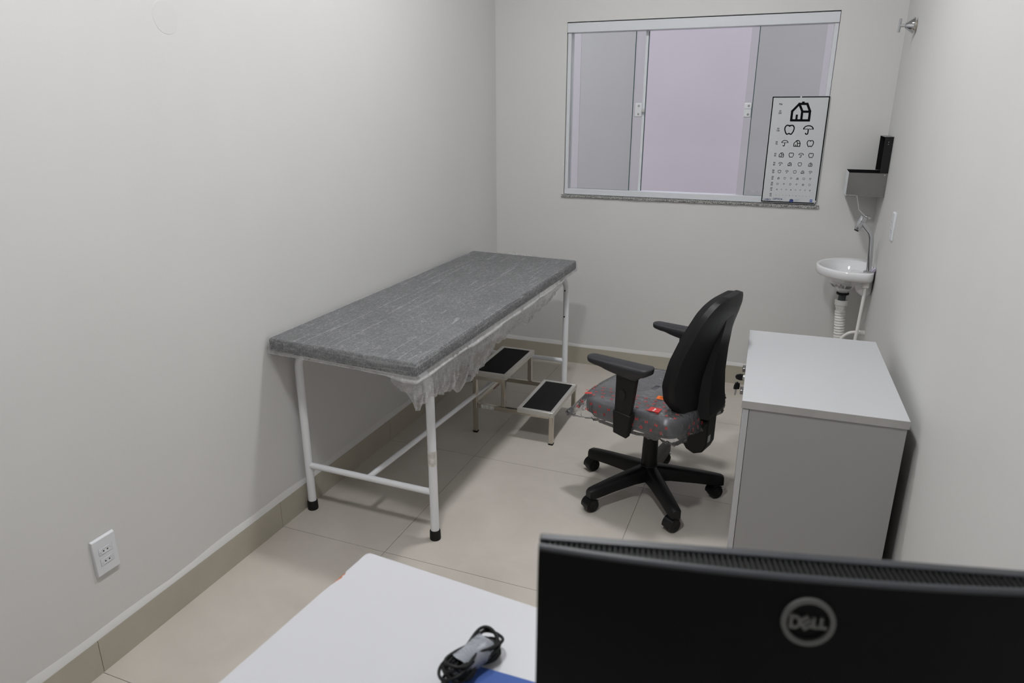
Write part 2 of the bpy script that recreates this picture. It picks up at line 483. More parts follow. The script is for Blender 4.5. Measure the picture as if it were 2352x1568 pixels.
# ------------------------------------------------------------------ window
def make_window():
    W = tag(thing('window_1', None, None, ((WX0+WX1)/2, 0.03, WZ0)), 'white aluminium sliding window with frameless glass leaves, half open', 'window', kind='structure')
    def bl(b, n, m, p=W, **k): return b.build(n, m, p, world=True, **k)
    # sill
    b = B(); N = 90
    rings = []
    for i in range(N+1):
        x = WX0-0.012+(WX1-WX0+0.03)*i/N
        zb = WZ0-0.016+random.uniform(-0.002, 0.002)
        rings.append([Vector((x, -0.010, zb)), Vector((x, 0.15, zb)), Vector((x, 0.15, WZ0)), Vector((x, -0.012, WZ0-0.001))])
    b.loft(rings); bl(b, 'window_sill', 'granite', smooth=False)
    # frame rails
    x0, x1 = WX0+0.004, WX1-0.003
    bl(B().box(x0-0.002, x1+0.001, -0.004, 0.07, 1.970, 2.020), 'top_rail', 'white_aluminium', bevel=0.002)
    bl(B().box(x0, x1, 0.0, 0.07, WZ0+0.001, WZ0+0.034), 'bottom_rail', 'white_aluminium', bevel=0.002)
    bl(B().box(x0, x0+0.020, 0.004, 0.066, WZ0+0.034, 1.970), 'jamb', 'white_aluminium', bevel=0.0015)
    bl(B().box(x1-0.020, x1, 0.004, 0.066, WZ0+0.034, 1.970), 'jamb', 'white_aluminium', bevel=0.0015)
    # four glass leaves: fixed in the inner track, sliding in the outer one
    zb, zt = WZ0+0.026, 1.968
    def leaf(xa, xb, y, edge_l, edge_r):
        g = bl(B().box(xa, xb, y, y+0.008, zb, zt), 'glass_pane', 'window_glass', smooth=False)
        for e, xx in ((edge_l, xa), (edge_r, xb)):
            if e: bl(B().box(xx-0.0018, xx+0.0018, y-0.0006, y+0.0086, zb, zt), 'glass_edge', 'glass_edge', g, smooth=False)
        return g
    leaf(0.452, 0.831, 0.022, False, True)
    leaf(1.478, 1.842, 0.022, True, False)
    s1 = leaf(0.512, 0.884, 0.044, False, False)
    s2 = leaf(1.437, 1.800, 0.044, False, False)
    # brush profile on the free edge of the left sliding leaf
    bl(B().box(0.882, 0.897, 0.038, 0.058, zb, zt), 'edge_profile', 'white_aluminium', s1, bevel=0.001)
    bl(B().box(0.8972, 0.9005, 0.042, 0.054, zb, zt), 'edge_gasket', 'glass_edge', s1)
    # locks
    def lock(xa, xb, leaf_, tongue):
        y = 0.012
        lk = bl(B().box(xa, xb, y, 0.046, 1.518, 1.594), 'window_lock', 'white_plastic', leaf_, bevel=0.006, seg=3)
        cx = (xa+xb)/2
        for z in (1.578, 1.534):
            bl(B().lathe((cx+0.004, y, z), (0, -1, 0), [(0, 0.006), (0.001, 0.006), (0.001, 0.004), (0.0004, 0.004)], 12), 'lock_screw', 'chrome', leaf_)
        if tongue: bl(B().box(xb-0.002, xb+0.016, y+0.006, y+0.016, 1.546, 1.562), 'lock_tongue', 'bare_aluminium', leaf_)
        else: bl(B().box(xa+0.001, xb-0.001, y-0.0008, y+0.001, 1.561, 1.563), 'lock_seam', 'print_grey', leaf_)
    lock(0.843, 0.884, s1, True)
    lock(1.437, 1.475, s2, False)
make_window()

# ------------------------------------------------------------------ ceiling lamps
def lamp(x, y, which):
    t = thing('ceiling_lamp', 'square white LED ceiling panel '+which, 'lamp', (x, y, RH-0.03), group='ceiling panels')
    b = B()
    for a in ((-0.115, 0.115, -0.115, -0.10), (-0.115, 0.115, 0.10, 0.115), (-0.115, -0.10, -0.10, 0.10), (0.10, 0.115, -0.10, 0.10)):
        b.box(*a, 0, 0.03)
    b.build('lamp_frame', 'white_plastic', t, bevel=0.002)
    B().box(-0.10, 0.10, -0.10, 0.10, 0.004, 0.012).build('lamp_diffuser', 'lamp_diffuser', t, smooth=False)
lamp(1.08, -1.65, 'nearest the window wall')
lamp(1.08, -3.30, 'above the desk')

# ------------------------------------------------------------------ examination bed
BED = dict(NL=Vector((0.014, -2.205, 0)), NR=Vector((0.645, -2.250, 0)), FR=Vector((0.672, -0.480, 0)), FL=Vector((0.026, -0.430, 0)))
MT, MB_ = 0.774, 0.719
def quad(u, v):
    return (BED['NL']*(1-u)+BED['NR']*u)*(1-v)+(BED['FL']*(1-u)+BED['FR']*u)*v
def make_bed():
    t = thing('examination_bed', 'white tubular steel examination bed with dark grey mattress against the left wall', 'bed', (0.33, -1.33, 0))
    def bl(b, n, m, p=t, **k): return b.build(n, m, p, world=True, **k)
    cs = [BED[k] for k in ('NL', 'NR', 'FR', 'FL')]
    bl(B().hexa([c+Vector((0, 0, MB_+0.004)) for c in cs]+[c+Vector((0, 0, MT)) for c in cs]), 'mattress', 'mattress_vinyl', bevel=0.010, seg=3)
    ins = [quad(0.04, 0.02), quad(0.96, 0.02), quad(0.96, 0.98), quad(0.04, 0.98)]
    bl(B().hexa([c+Vector((0, 0, MB_-0.012)) for c in ins]+[c+Vector((0, 0, MB_+0.003)) for c in ins]), 'bed_board', 'white_enamel')
    r = 0.0165
    ends = [((0.036, -2.078), (0.603, -2.085)), ((0.052, -0.545), (0.632, -0.525))]
    zt = 0.690
    mids = []
    for (a, c) in ends:
        A = Vector((*a, 0)); D = Vector((*c, 0)); d = (D-A).normalized(); R = 0.07
        for S, s in ((A, 1), (D, -1)):
            path = [S+Vector((0, 0, 0.012)), S+Vector((0, 0, 0.3)), S+Vector((0, 0, zt-R))]
            for k in range(1, 9):
                an = k/8*PI/2
                path.append(S+d*s*(R-R*math.cos(an))+Vector((0, 0, zt-R+R*math.sin(an))))
            path.append((A+D)/2+Vector((0, 0, zt)))
            leg = bl(B().tube(path, r, 16), 'leg', 'white_enamel')
            bl(B().lathe(S, (0, 0, 1), [(0, 0.0205), (0.004, 0.0215), (0.036, 0.0205), (0.040, 0.018)], 20), 'foot_cap', 'black_rubber', leg)
            if a[1] > -1 and s == -1:
                for z in (0.613, 0.464):
                    bl(B().cyl(S+Vector((-0.004, -r-0.0004, z)), S+Vector((-0.004, -r+0.004, z)), 0.0045, n=10), 'bolt_hole', 'black_rubber', leg)
            if a[1] < -1 and s == -1:
                bl(B().cyl(S+Vector((0, 0, 0.315)), S+Vector((0, 0, 0.375)), r+0.0006, n=20), 'tape_band', 'tape_beige', leg)
        bl(B().tube([A+Vector((0, 0, 0.20)), D+Vector((0, 0, 0.20))], 0.0125, 14), 'cross_bar', 'white_enamel')
        mids.append((A+D)/2+Vector((0, 0, 0.20)))
    mids[0] = Vector((0.315, -2.08, 0.20)); mids[1] = Vector((0.40, -0.535, 0.20))
    bl(B().tube(mids, 0.0115, 14), 'long_bar', 'white_enamel')
    for u in (0.14, 0.86):
        p0 = quad(u, 0.07); p1 = quad(u, 0.93)
        bl(B().tube([p0+Vector((0, 0, 0.695)), p1+Vector((0, 0, 0.695))], 0.011, 12), 'side_rail', 'white_enamel')
make_bed()

def lerp_table(tab, x):
    if x <= tab[0][0]: return tab[0][1]
    for (a, fa), (b_, fb) in zip(tab[:-1], tab[1:]):
        if x <= b_:
            k = (x-a)/(b_-a); k = k*k*(3-2*k)
            return fa+(fb-fa)*k
    return tab[-1][1]
def vnoise(seed):
    rnd = random.Random(seed); T = [rnd.uniform(-1, 1) for _ in range(512)]
    def f(x):
        i = math.floor(x); k = x-i; k = k*k*(3-2*k)
        return T[i % 512]*(1-k)+T[(i+1) % 512]*k
    return f

def make_sheet():
    """fitted disposable sheet: top, wrapped sides, gathered hem hanging on the open side"""
    b = B(); bm = b.bm
    uvs = {}; gat = {}
    uvl = bm.loops.layers.uv.new('UVMap'); gl = bm.verts.layers.float.new('gather')
    n1, n2, n3, n4 = vnoise(1), vnoise(2), vnoise(3), vnoise(4)
    def V(p, uv):
        v = bm.verts.new(p); uvs[v] = uv; gat[v] = 0.0; return v
    # top
    NU, NV = 40, 110
    top = []
    for j in range(NV+1):
        row = []
        for i in range(NU+1):
            u, v = i/NU, j/NV
            p = quad(0.004+0.992*u, 0.002+0.996*v)
            edge = min(u, 1-u, v*2.7, (1-v)*2.7)
            z = MT+0.0022+0.0035*max(0, min(1, edge*8))*(0.5+0.5*n1(u*13+v*3)*n2(v*21-u*4))
            row.append(V((p.x, p.y, z), (u*0.64, v*1.78)))
        top.append(row)
    for j in range(NV):
        for i in range(NU): b.face([top[j][i], top[j][i+1], top[j+1][i+1], top[j+1][i]])
    # perimeter: s runs NL -> NR -> FR -> FL -> NL
    per = []
    cor = [('NL', 'NR'), ('NR', 'FR'), ('FR', 'FL'), ('FL', 'NL')]
    cnt = [150, 420, 90, 120]
    acc = 0.0
    for (a, c), n in zip(cor, cnt):
        A, D = BED[a], BED[c]; ln = (D-A).length; d = (D-A)/ln
        nr = Vector((d.y, -d.x, 0))
        for k in range(n):
            per.append((A+d*ln*k/n, nr, a+c, k/n, acc+ln*k/n))
        acc += ln
    M = len(per)
    # soften normals over corners
    nrm = []
    for i in range(M):
        s = Vector((0, 0, 0))
        for q in range(-3, 4): s += per[(i+q) % M][1]
        nrm.append(s.normalized())
    hang_right = [(0.0, 0.100), (0.05, 0.085), (0.13, 0.115), (0.21, 0.165), (0.29, 0.155), (0.40, 0.100), (0.55, 0.076), (0.72, 0.066), (0.84, 0.048), (0.90, 0.008), (1.0, 0.004)]
    hang_near = [(0.0, 0.004), (0.25, 0.006), (0.55, 0.010), (0.80, 0.018), (0.90, 0.045), (0.965, 0.100), (1.0, 0.100)]
    rows = 13
    grid = []
    for i in range(M):
        P, _, side, k, s = per[i]; N = nrm[i]
        hang = {'NLNR': lerp_table(hang_near, k), 'NRFR': lerp_table(hang_right, k), 'FRFL': 0.004, 'FLNL': 0.004}[side]
        if side == 'NLNR' and abs(k-0.955) < 0.012: hang += 0.022*(1-abs(k-0.955)/0.012)
        wr = 0.0035*n1(s*46)+0.0025*n2(s*110)
        col = []
        def add(out, z, t):
            q = P+N*out; col.append(V((q.x, q.y, z), (0.64+t*0.25, s-0.63)))
        puff = 0.010*max(0.0, 1-((k-0.55)/0.22)**2) if side == 'FRFL' else 0.0
        add(-0.004+puff*0.5, MT+0.0026+puff, 0.0)
        add(0.0015, MT-0.002, 0.02)
        tight = 1.0 if side in ('FLNL',) else (1.6 if side == 'NRFR' else 0.6)
        w1 = abs(wr)*tight
        add(0.0035+w1, MT-0.020, 0.07)
        add(0.0038+abs(0.0045*n3(s*52))*tight, MB_+0.018, 0.14)
        if side == 'FLNL': add(0.003, MB_, 0.2)
        else: add(0.004+w1*1.2, MB_+0.001, 0.2)
        open_ = min(1.0, max(0.0, (hang-0.012)/0.05))
        # rolled elastic ridge at the lower mattress edge
        rr = 0.0015+0.0075*open_*(0.8+0.35*n4(s*14))
        for an in (40, 100, 170, 240):
            a = math.radians(an)
            add(0.004+rr*math.sin(a)*1.2+0.002*open_, MB_-rr+rr*math.cos(a), 0.22+an/3000)
            gat[col[-1]] = 0.75*open_
        # gathered hem
        for q in range(1, rows-5):
            t = q/(rows-6)
            fold = 0.011*open_*t*(n1(s*55+t*2)+0.8*n2(s*130-t*3)) + 0.02*open_*t*n4(s*9)
            if open_ < 0.3: out = -0.012-0.05*t*(1-open_)      # tucked under
            else: out = 0.003+fold-0.03*t*t*open_
            zz = MB_-2*rr-hang*t*(1+0.10*n3(s*40)*open_)-0.002*t
            if side == 'FLNL': out = -0.004-0.03*t
            add(out, zz, 0.3+t*hang*4)
            gat[col[-1]] = 0.55*open_*(0.6+0.4*n2(s*90+t*5))+(0.4*open_ if q == rows-6 else 0)
        grid.append(col)
    K = len(grid[0])
    for i in range(M):
        a, c = grid[i], grid[(i+1) % M]
        for q in range(K-1): b.face([a[q], c[q], c[q+1], a[q+1]])
    # puffed edge of the sheet at the far end
    for v_, g_ in gat.items(): v_[gl] = g_
    for f in bm.faces:
        for l in f.loops: l[uvl].uv = uvs[l.vert]
    o = b.build('disposable_sheet', 'nonwoven_sheet', None, angle=180)
    tag(o, 'thin white non-woven disposable sheet stretched over the examination bed mattress', 'bed sheet')
make_sheet()

# ------------------------------------------------------------------ step stool
def make_stool():
    t = thing('step_stool', 'two-step metal stool with black rubber treads beside the examination bed', 'step stool', (0.565, -0.98, 0))
    def bl(b, n, m, p=t, **k): return b.build(n, m, p, world=True, **k)
    Y0, Y1 = -1.188, -0.778
    def tread(x0, x1, zt, tiltd):
        h, wd = 0.024, 0.019
        b = B()
        b.box(x0, x1, Y0, Y0+wd, zt-h, zt); b.box(x0, x1, Y1-wd, Y1, zt-h, zt)
        b.box(x0, x0+wd, Y0+wd, Y1-wd, zt-h, zt); b.box(x1-wd, x1, Y0+wd, Y1-wd, zt-h, zt)
        tr = bl(b, 'tread_frame', 'bare_aluminium', bevel=0.0015)
        m = B(); m.box(x0+wd, x1-wd, Y0+wd, Y1-wd, zt-0.012, zt-0.0035)
        x = x0+wd+0.002
        while x < x1-wd-0.003:
            m.box(x, x+0.0022, Y0+wd, Y1-wd, zt-0.0036, zt-0.0018); x += 0.0046
        bl(m, 'rubber_mat', 'black_rubber', tr, smooth=False)
        for xx in (x1-0.016,):
            bl(B().lathe((xx, Y0, zt-0.013), (0, -1, 0), [(0, 0.0038), (0.0012, 0.0036), (0.002, 0.001)], 10), 'rivet', 'chrome', tr)
        bl(B().lathe((x0+0.03, Y0+0.004, zt), (0, 0, 1), [(0, 0.002), (0.001, 0.001)], 8), 'rivet', 'chrome', tr)
    tread(0.352, 0.538, 0.333, 0)
    tread(0.594, 0.780, 0.173, 0)
    q = 0.0105
    for y in (Y0+q+0.004, Y1-q-0.004):
        for x, z1 in ((0.365, 0.309), (0.768, 0.149)):
            lg = bl(B().box(x-q, x+q, y-q, y+q, 0.007, z1), 'leg', 'steel_tube', bevel=0.0015)
            bl(B().box(x-q-0.0008, x+q+0.0008, y-q-0.0008, y+q+0.0008, 0, 0.0075), 'leg_tip', 'black_rubber', lg)
        bl(B().box(0.518-q, 0.518+q, y-q, y+q, 0.163, 0.309), 'upright', 'steel_tube', bevel=0.0015)
        bl(B().box(0.3756, 0.7574, y-q*0.9, y+q*0.9, 0.137, 0.159), 'side_rail', 'steel_tube', bevel=0.0015)
        bl(B().box(0.3756, 0.5074, y-q*0.9, y+q*0.9, 0.290, 0.308), 'upper_rail', 'steel_tube', bevel=0.0015)
    br = bl(B().box(0.356, 0.374, Y0+0.026, Y1-0.026, 0.142, 0.162), 'cross_rail', 'steel_tube', bevel=0.0015)
    bl(B().box(0.3738, 0.3746, -0.96, -0.88, 0.148, 0.157), 'warning_sticker', 'sticker_worn', br)
    bl(B().box(0.40, 0.470, Y0+0.0042, Y0+0.0048, 0.1385, 0.1585), 'paper_label', 'label_paper')
make_stool()

# ------------------------------------------------------------------ office chair
def make_chair():
    t = thing('office_chair', 'black swivel office chair with armrests and five-star castor base', 'chair', (1.293, -1.445, 0), math.radians(163.5))
    base_rot = math.radians(-163.5)
    # five-star base
    B().lathe((0, 0, 0), (0, 0, 1), [(0.062, 0.030), (0.068, 0.038), (0.130, 0.040), (0.136, 0.036)], 28).build('base_hub', 'black_plastic', t)
    for k, deg in enumerate((230.5, 301.0, 14.5, 157.5, 85.0)):
        a = math.radians(deg)+base_rot
        d = Vector((math.cos(a), math.sin(a), 0)); n = Vector((-d.y, d.x, 0)); up = Vector((0, 0, 1))
        rings = []
        for r, hw, zt, zb in ((0.030, 0.030, 0.134, 0.070), (0.09, 0.026, 0.128, 0.072), (0.20, 0.023, 0.115, 0.066), (0.275, 0.022, 0.104, 0.0595), (0.302, 0.021, 0.099, 0.0595), (0.312, 0.016, 0.094, 0.061)):
            c = d*r
            rings.append([c-n*hw+up*zb, c+n*hw+up*zb, c+n*hw*1.0+up*(zt-0.010), c+n*hw*0.62+up*zt, c-n*hw*0.62+up*zt, c-n*hw*1.0+up*(zt-0.010)])
        lg = B().loft(rings).build('base_leg', 'black_plastic', t, angle=50)
        # castor: two wheels, hood and stem
        c = d*0.288
        ca = base_rot+math.radians((-132, -124, -138, -130, -120)[k])
        wd = Vector((math.cos(ca), math.sin(ca), 0)); wn = Vector((-wd.y, wd.x, 0))
        wc = c+wd*0.010+up*0.0285
        cs = thing('castor', None, None, (0, 0, 0)); cs.parent = t
        B().cyl(c+up*0.045, c+up*0.070, 0.007, n=12).build('castor_stem', 'black_plastic', cs)
        for s in (-1, 1):
            B().lathe(wc+wn*s*0.0015, wn*s, [(0, 0.0265), (0.003, 0.0285), (0.016, 0.0285), (0.021, 0.025), (0.021, 0.012), (0.019, 0.010)], 26).build('castor_wheel', 'black_plastic', cs)
        hood = []
        for s in (-0.0235, 0.0235):
            hood.append([wc+wn*s+wd*0.0315*math.cos(g)+up*0.0315*math.sin(g) for g in [math.radians(q) for q in range(-10, 150, 16)]]+
                        [wc+wn*s+wd*0.0288*math.cos(g)+up*0.0288*math.sin(g) for g in [math.radians(q) for q in range(140, -20, -16)]])
        B().loft(hood).build('castor_hood', 'black_gloss', cs, angle=50)
    # gas column and mechanism
    B().lathe((0, 0, 0), (0, 0, 1), [(0.134, 0.034), (0.20, 0.033), (0.275, 0.030), (0.28, 0.024), (0.35, 0.020)], 28).build('gas_column', 'black_plastic', t)
    B().box(-0.14, 0.10, -0.075, 0.075, 0.335, 0.378).build('seat_mechanism', 'black_plastic', t, bevel=0.008)
    # seat: rounded cushion with plastic under-shell
    def seat_ring(z, sx, sy, n=72, e=5.5, cx=0.0):
        out = []
        for i in range(n):
            g = 2*PI*i/n; c, s = math.cos(g), math.sin(g)
            x = abs(c)**(2/e)*(1 if c > 0 else -1)*sx; y = abs(s)**(2/e)*(1 if s > 0 else -1)*sy
            out.append(Vector((x+cx, y*(1-0.06*(x/sx)), z-0.012*max(0, x/sx)**2)))
        return out
    SX, SY = 0.225, 0.232
    rings = [seat_ring(0.402, SX-0.008, SY-0.008), seat_ring(0.406, SX, SY), seat_ring(0.430, SX+0.002, SY+0.002), seat_ring(0.456, SX+0.002, SY+0.002), seat_ring(0.466, SX-0.002, SY-0.002), seat_ring(0.473, SX-0.010, SY-0.010), seat_ring(0.476, SX-0.026, SY-0.026), seat_ring(0.4775, SX*0.6, SY*0.6), seat_ring(0.477, 0.02, 0.02)]
    st = B().loft(rings).build('seat', 'seat_fabric', t, angle=75)
    B().loft([seat_ring(0.374, SX*0.80, SY*0.80), seat_ring(0.380, SX*0.9, SY*0.9), seat_ring(0.402, SX-0.008, SY-0.008)]).build('seat_shell', 'black_plastic', st, angle=60)
    # backrest: curved shell and upholstered front
    W_ = [(0.452, 0.10), (0.462, 0.145), (0.485, 0.178), (0.53, 0.212), (0.59, 0.225), (0.68, 0.220), (0.76, 0.202), (0.82, 0.182), (0.87, 0.160), (0.898, 0.132), (0.913, 0.100), (0.922, 0.060)]
    XC = [(0.44, -0.205), (0.52, -0.192), (0.60, -0.193), (0.70, -0.210), (0.80, -0.236), (0.92, -0.272)]
    def lin(tab, x):
        if x <= tab[0][0]: return tab[0][1]
        for (a, fa), (c, fc) in zip(tab[:-1], tab[1:]):
            if x <= c: return fa+(fc-fa)*(x-a)/(c-a)
        return tab[-1][1]
    NS = 20
    def surf(front, off, shrink):
        b = B(); g = []
        zs = [0.452+(0.922-0.452)*(0.5-0.5*math.cos(PI*i/44)) for i in range(45)]
        for z in zs:
            zz = 0.685+(z-0.685)*shrink
            w = lin(W_, z)*shrink
            row = []
            for i in range(NS+1):
                s = -1+2*i/NS
                y = w*math.sin(s*PI/2)
                e = abs(math.sin(s*PI/2))
                zt = min(1, (z-0.452)/0.06, (0.922-z)/0.05); zt = max(0.0, zt)**0.5
                dome = (1-e**3.0)*zt
                x = lin(XC, z)+0.030*(y/0.215)**2 + (off*dome if front else -off*dome)
                row.append(Vector((x, y, zz)))
            g.append(row)
        return g
    def solid(ga, gb, name, m, parent):
        b = B()
        va = [[b.bm.verts.new(p) for p in r] for r in ga]; vb = [[b.bm.verts.new(p) for p in r] for r in gb]
        nr, nc = len(ga), len(ga[0])
        for j in range(nr-1):
            for i in range(nc-1):
                b.face([va[j][i], va[j][i+1], va[j+1][i+1], va[j+1][i]]); b.face([vb[j][i], vb[j+1][i], vb[j+1][i+1], vb[j][i+1]])
            b.face([va[j][0], va[j+1][0], vb[j+1][0], vb[j][0]]); b.face([va[j][-1], vb[j][-1], vb[j+1][-1], va[j+1][-1]])
        for i in range(nc-1):
            b.face([va[0][i], vb[0][i], vb[0][i+1], va[0][i+1]]); b.face([va[-1][i], va[-1][i+1], vb[-1][i+1], vb[-1][i]])
        return b.build(name, m, parent, angle=55)
    def shift(g, dx, dz=0): return [[Vector((p.x+dx, p.y, p.z+dz)) for p in r] for r in g]
    mid = surf(True, 0.0, 1.0)
    br = solid(shift(surf(True, 0.026, 0.975), 0.028), shift(surf(True, 0.0, 0.985), 0.0), 'backrest', 'seat_fabric_black', t)
    solid(shift(mid, -0.0005), shift(surf(False, 0.018, 0.985), -0.022), 'back_shell', 'black_plastic', br)
    # raised central spine of the shell and hand grip outline
    sp = []
    for z, hw, dx in ((0.440, 0.078, 0.060), (0.46, 0.080, 0.068), (0.52, 0.076, 0.071), (0.60, 0.066, 0.068), (0.70, 0.055, 0.058), (0.78, 0.045, 0.048), (0.84, 0.038, 0.038)):
        x = lin(XC, z)
        sp.append([Vector((x-0.012, -hw-0.018, z)), Vector((x-dx, -hw, z)), Vector((x-dx-0.004, 0, z)), Vector((x-dx, hw, z)), Vector((x-0.012, hw+0.018, z))])
    B().loft(sp).build('shell_spine', 'black_plastic', br, angle=50)
    gp = []
    pts = [(-0.10, 0.803), (-0.05, 0.818), (0, 0.823), (0.05, 0.818), (0.10, 0.803), (0.096, 0.848), (0.05, 0.862), (0, 0.867), (-0.05, 0.862), (-0.096, 0.848)]
    path = []
    for y, z in pts:
        wloc = lin(W_, z); e = min(1, abs(y)/wloc)
        path.append(Vector((lin(XC, z)+0.030*(y/0.215)**2-0.022-0.018*(1-e**3.0)+0.0004, y, z)))
    B().tube(path, 0.0013, 6, closed=True).build('grip_outline', 'black_gloss', br)
    # bracket joining back and seat
    b = B()
    prof = [(-0.256, 0.470), (-0.254, 0.312), (-0.240, 0.278), (-0.205, 0.263), (-0.172, 0.276), (-0.160, 0.292), (-0.100, 0.322), (-0.100, 0.370), (-0.180, 0.370), (-0.195, 0.395), (-0.198, 0.470)]
    b.prism(prof, -0.042, 0.042, Matrix(((1, 0, 0, 0), (0, 0, -1, 0), (0, 1, 0, 0), (0, 0, 0, 1))))
    bk = b.build('back_bracket', 'black_plastic', t, bevel=0.006)
    B().cyl((-0.235, 0.040, 0.410), (-0.235, 0.066, 0.410), 0.020, 0.017, 20).build('adjust_knob', 'black_plastic', bk)
    B().hexa([(-0.2550, 0.006, 0.322), (-0.2540, 0.006, 0.322), (-0.2540, 0.030, 0.322), (-0.2550, 0.030, 0.322), (-0.2554, 0.006, 0.350), (-0.2544, 0.006, 0.350), (-0.2544, 0.030, 0.350), (-0.2554, 0.030, 0.350)]).build('rating_label', 'label_paper', bk)
    # armrests
    for s in (1, -1):
        y = 0.272*s
        ar = thing('armrest', None, None, (0, 0, 0)); ar.parent = t
        rings = []
        NP = 26
        for q in range(NP+1):
            k = q/NP; x = 0.153-0.271*(0.5-0.5*math.cos(PI*k))
            f_ = 0.153-x; r_ = x+0.118
            cap = min(1.0, math.sqrt(max(0.0, 1-(1-min(f_, 0.022)/0.022)**2)), math.sqrt(max(0.0, 1-(1-min(r_, 0.022)/0.022)**2)))
            w0 = (0.030+0.008*min(1, f_/0.16))*max(0.25, cap)
            zt = 0.671-0.003*(1-cap)
            zb = lerp_table([(-0.118, 0.646), (-0.085, 0.634), (-0.060, 0.614), (0.0, 0.619), (0.03, 0.625), (0.10, 0.640), (0.153, 0.648)], x)+0.004*(1-cap)
            rg = []
            for m_ in range(24):
                g = 2*PI*m_/24; c, s_ = math.cos(g), math.sin(g); e = 4.5
                yy = abs(c)**(2/e)*(1 if c > 0 else -1); zz = abs(s_)**(2/e)*(1 if s_ > 0 else -1)
                wv = w0 if zz > -0.3 else w0*(0.78 if zb < 0.63 else 0.88)
                rg.append(Vector((x, y+wv*yy, (zt+zb)/2+(zt-zb)/2*zz)))
            rings.append(rg)
        B().loft(rings).build('arm_pad', 'arm_pad', ar, angle=50)
        yo = 0.013
        B().hexa([(-0.042, y-yo, 0.46), (0.024, y-yo, 0.46), (0.024, y+yo, 0.46), (-0.042, y+yo, 0.46), (-0.062, y-yo, 0.634), (0.024, y-yo, 0.634), (0.024, y+yo, 0.634), (-0.062, y+yo, 0.634)]).build('arm_post', 'black_plastic', ar, bevel=0.004)
        yo = 0.0165
        B().hexa([(-0.034, y-yo, 0.372), (0.024, y-yo, 0.384), (0.024, y+yo, 0.384), (-0.034, y+yo, 0.372), (-0.047, y-yo, 0.468), (0.029, y-yo, 0.476), (0.029, y+yo, 0.476), (-0.047, y+yo, 0.468)]).build('arm_sleeve', 'black_plastic', ar, bevel=0.004)
        b = B(); cy = y+s*0.013
        b.loft([b.ring((-0.008, cy, 0.545), (0, s, 0), 0.014, 24, 0.023), b.ring((-0.008, cy+s*0.003, 0.545), (0, s, 0), 0.013, 24, 0.022)])
        b.build('height_button', 'black_gloss', ar)
        B().box(-0.025, 0.018, min(y, s*0.06), max(y, s*0.06), 0.376, 0.398).build('arm_bracket', 'black_plastic', ar, bevel=0.003)
    return t
mat('seat_fabric_black', (0.007, 0.007, 0.008), 0.75, spec=0.3, bump=0.4, bscale=1500)
chair = make_chair()

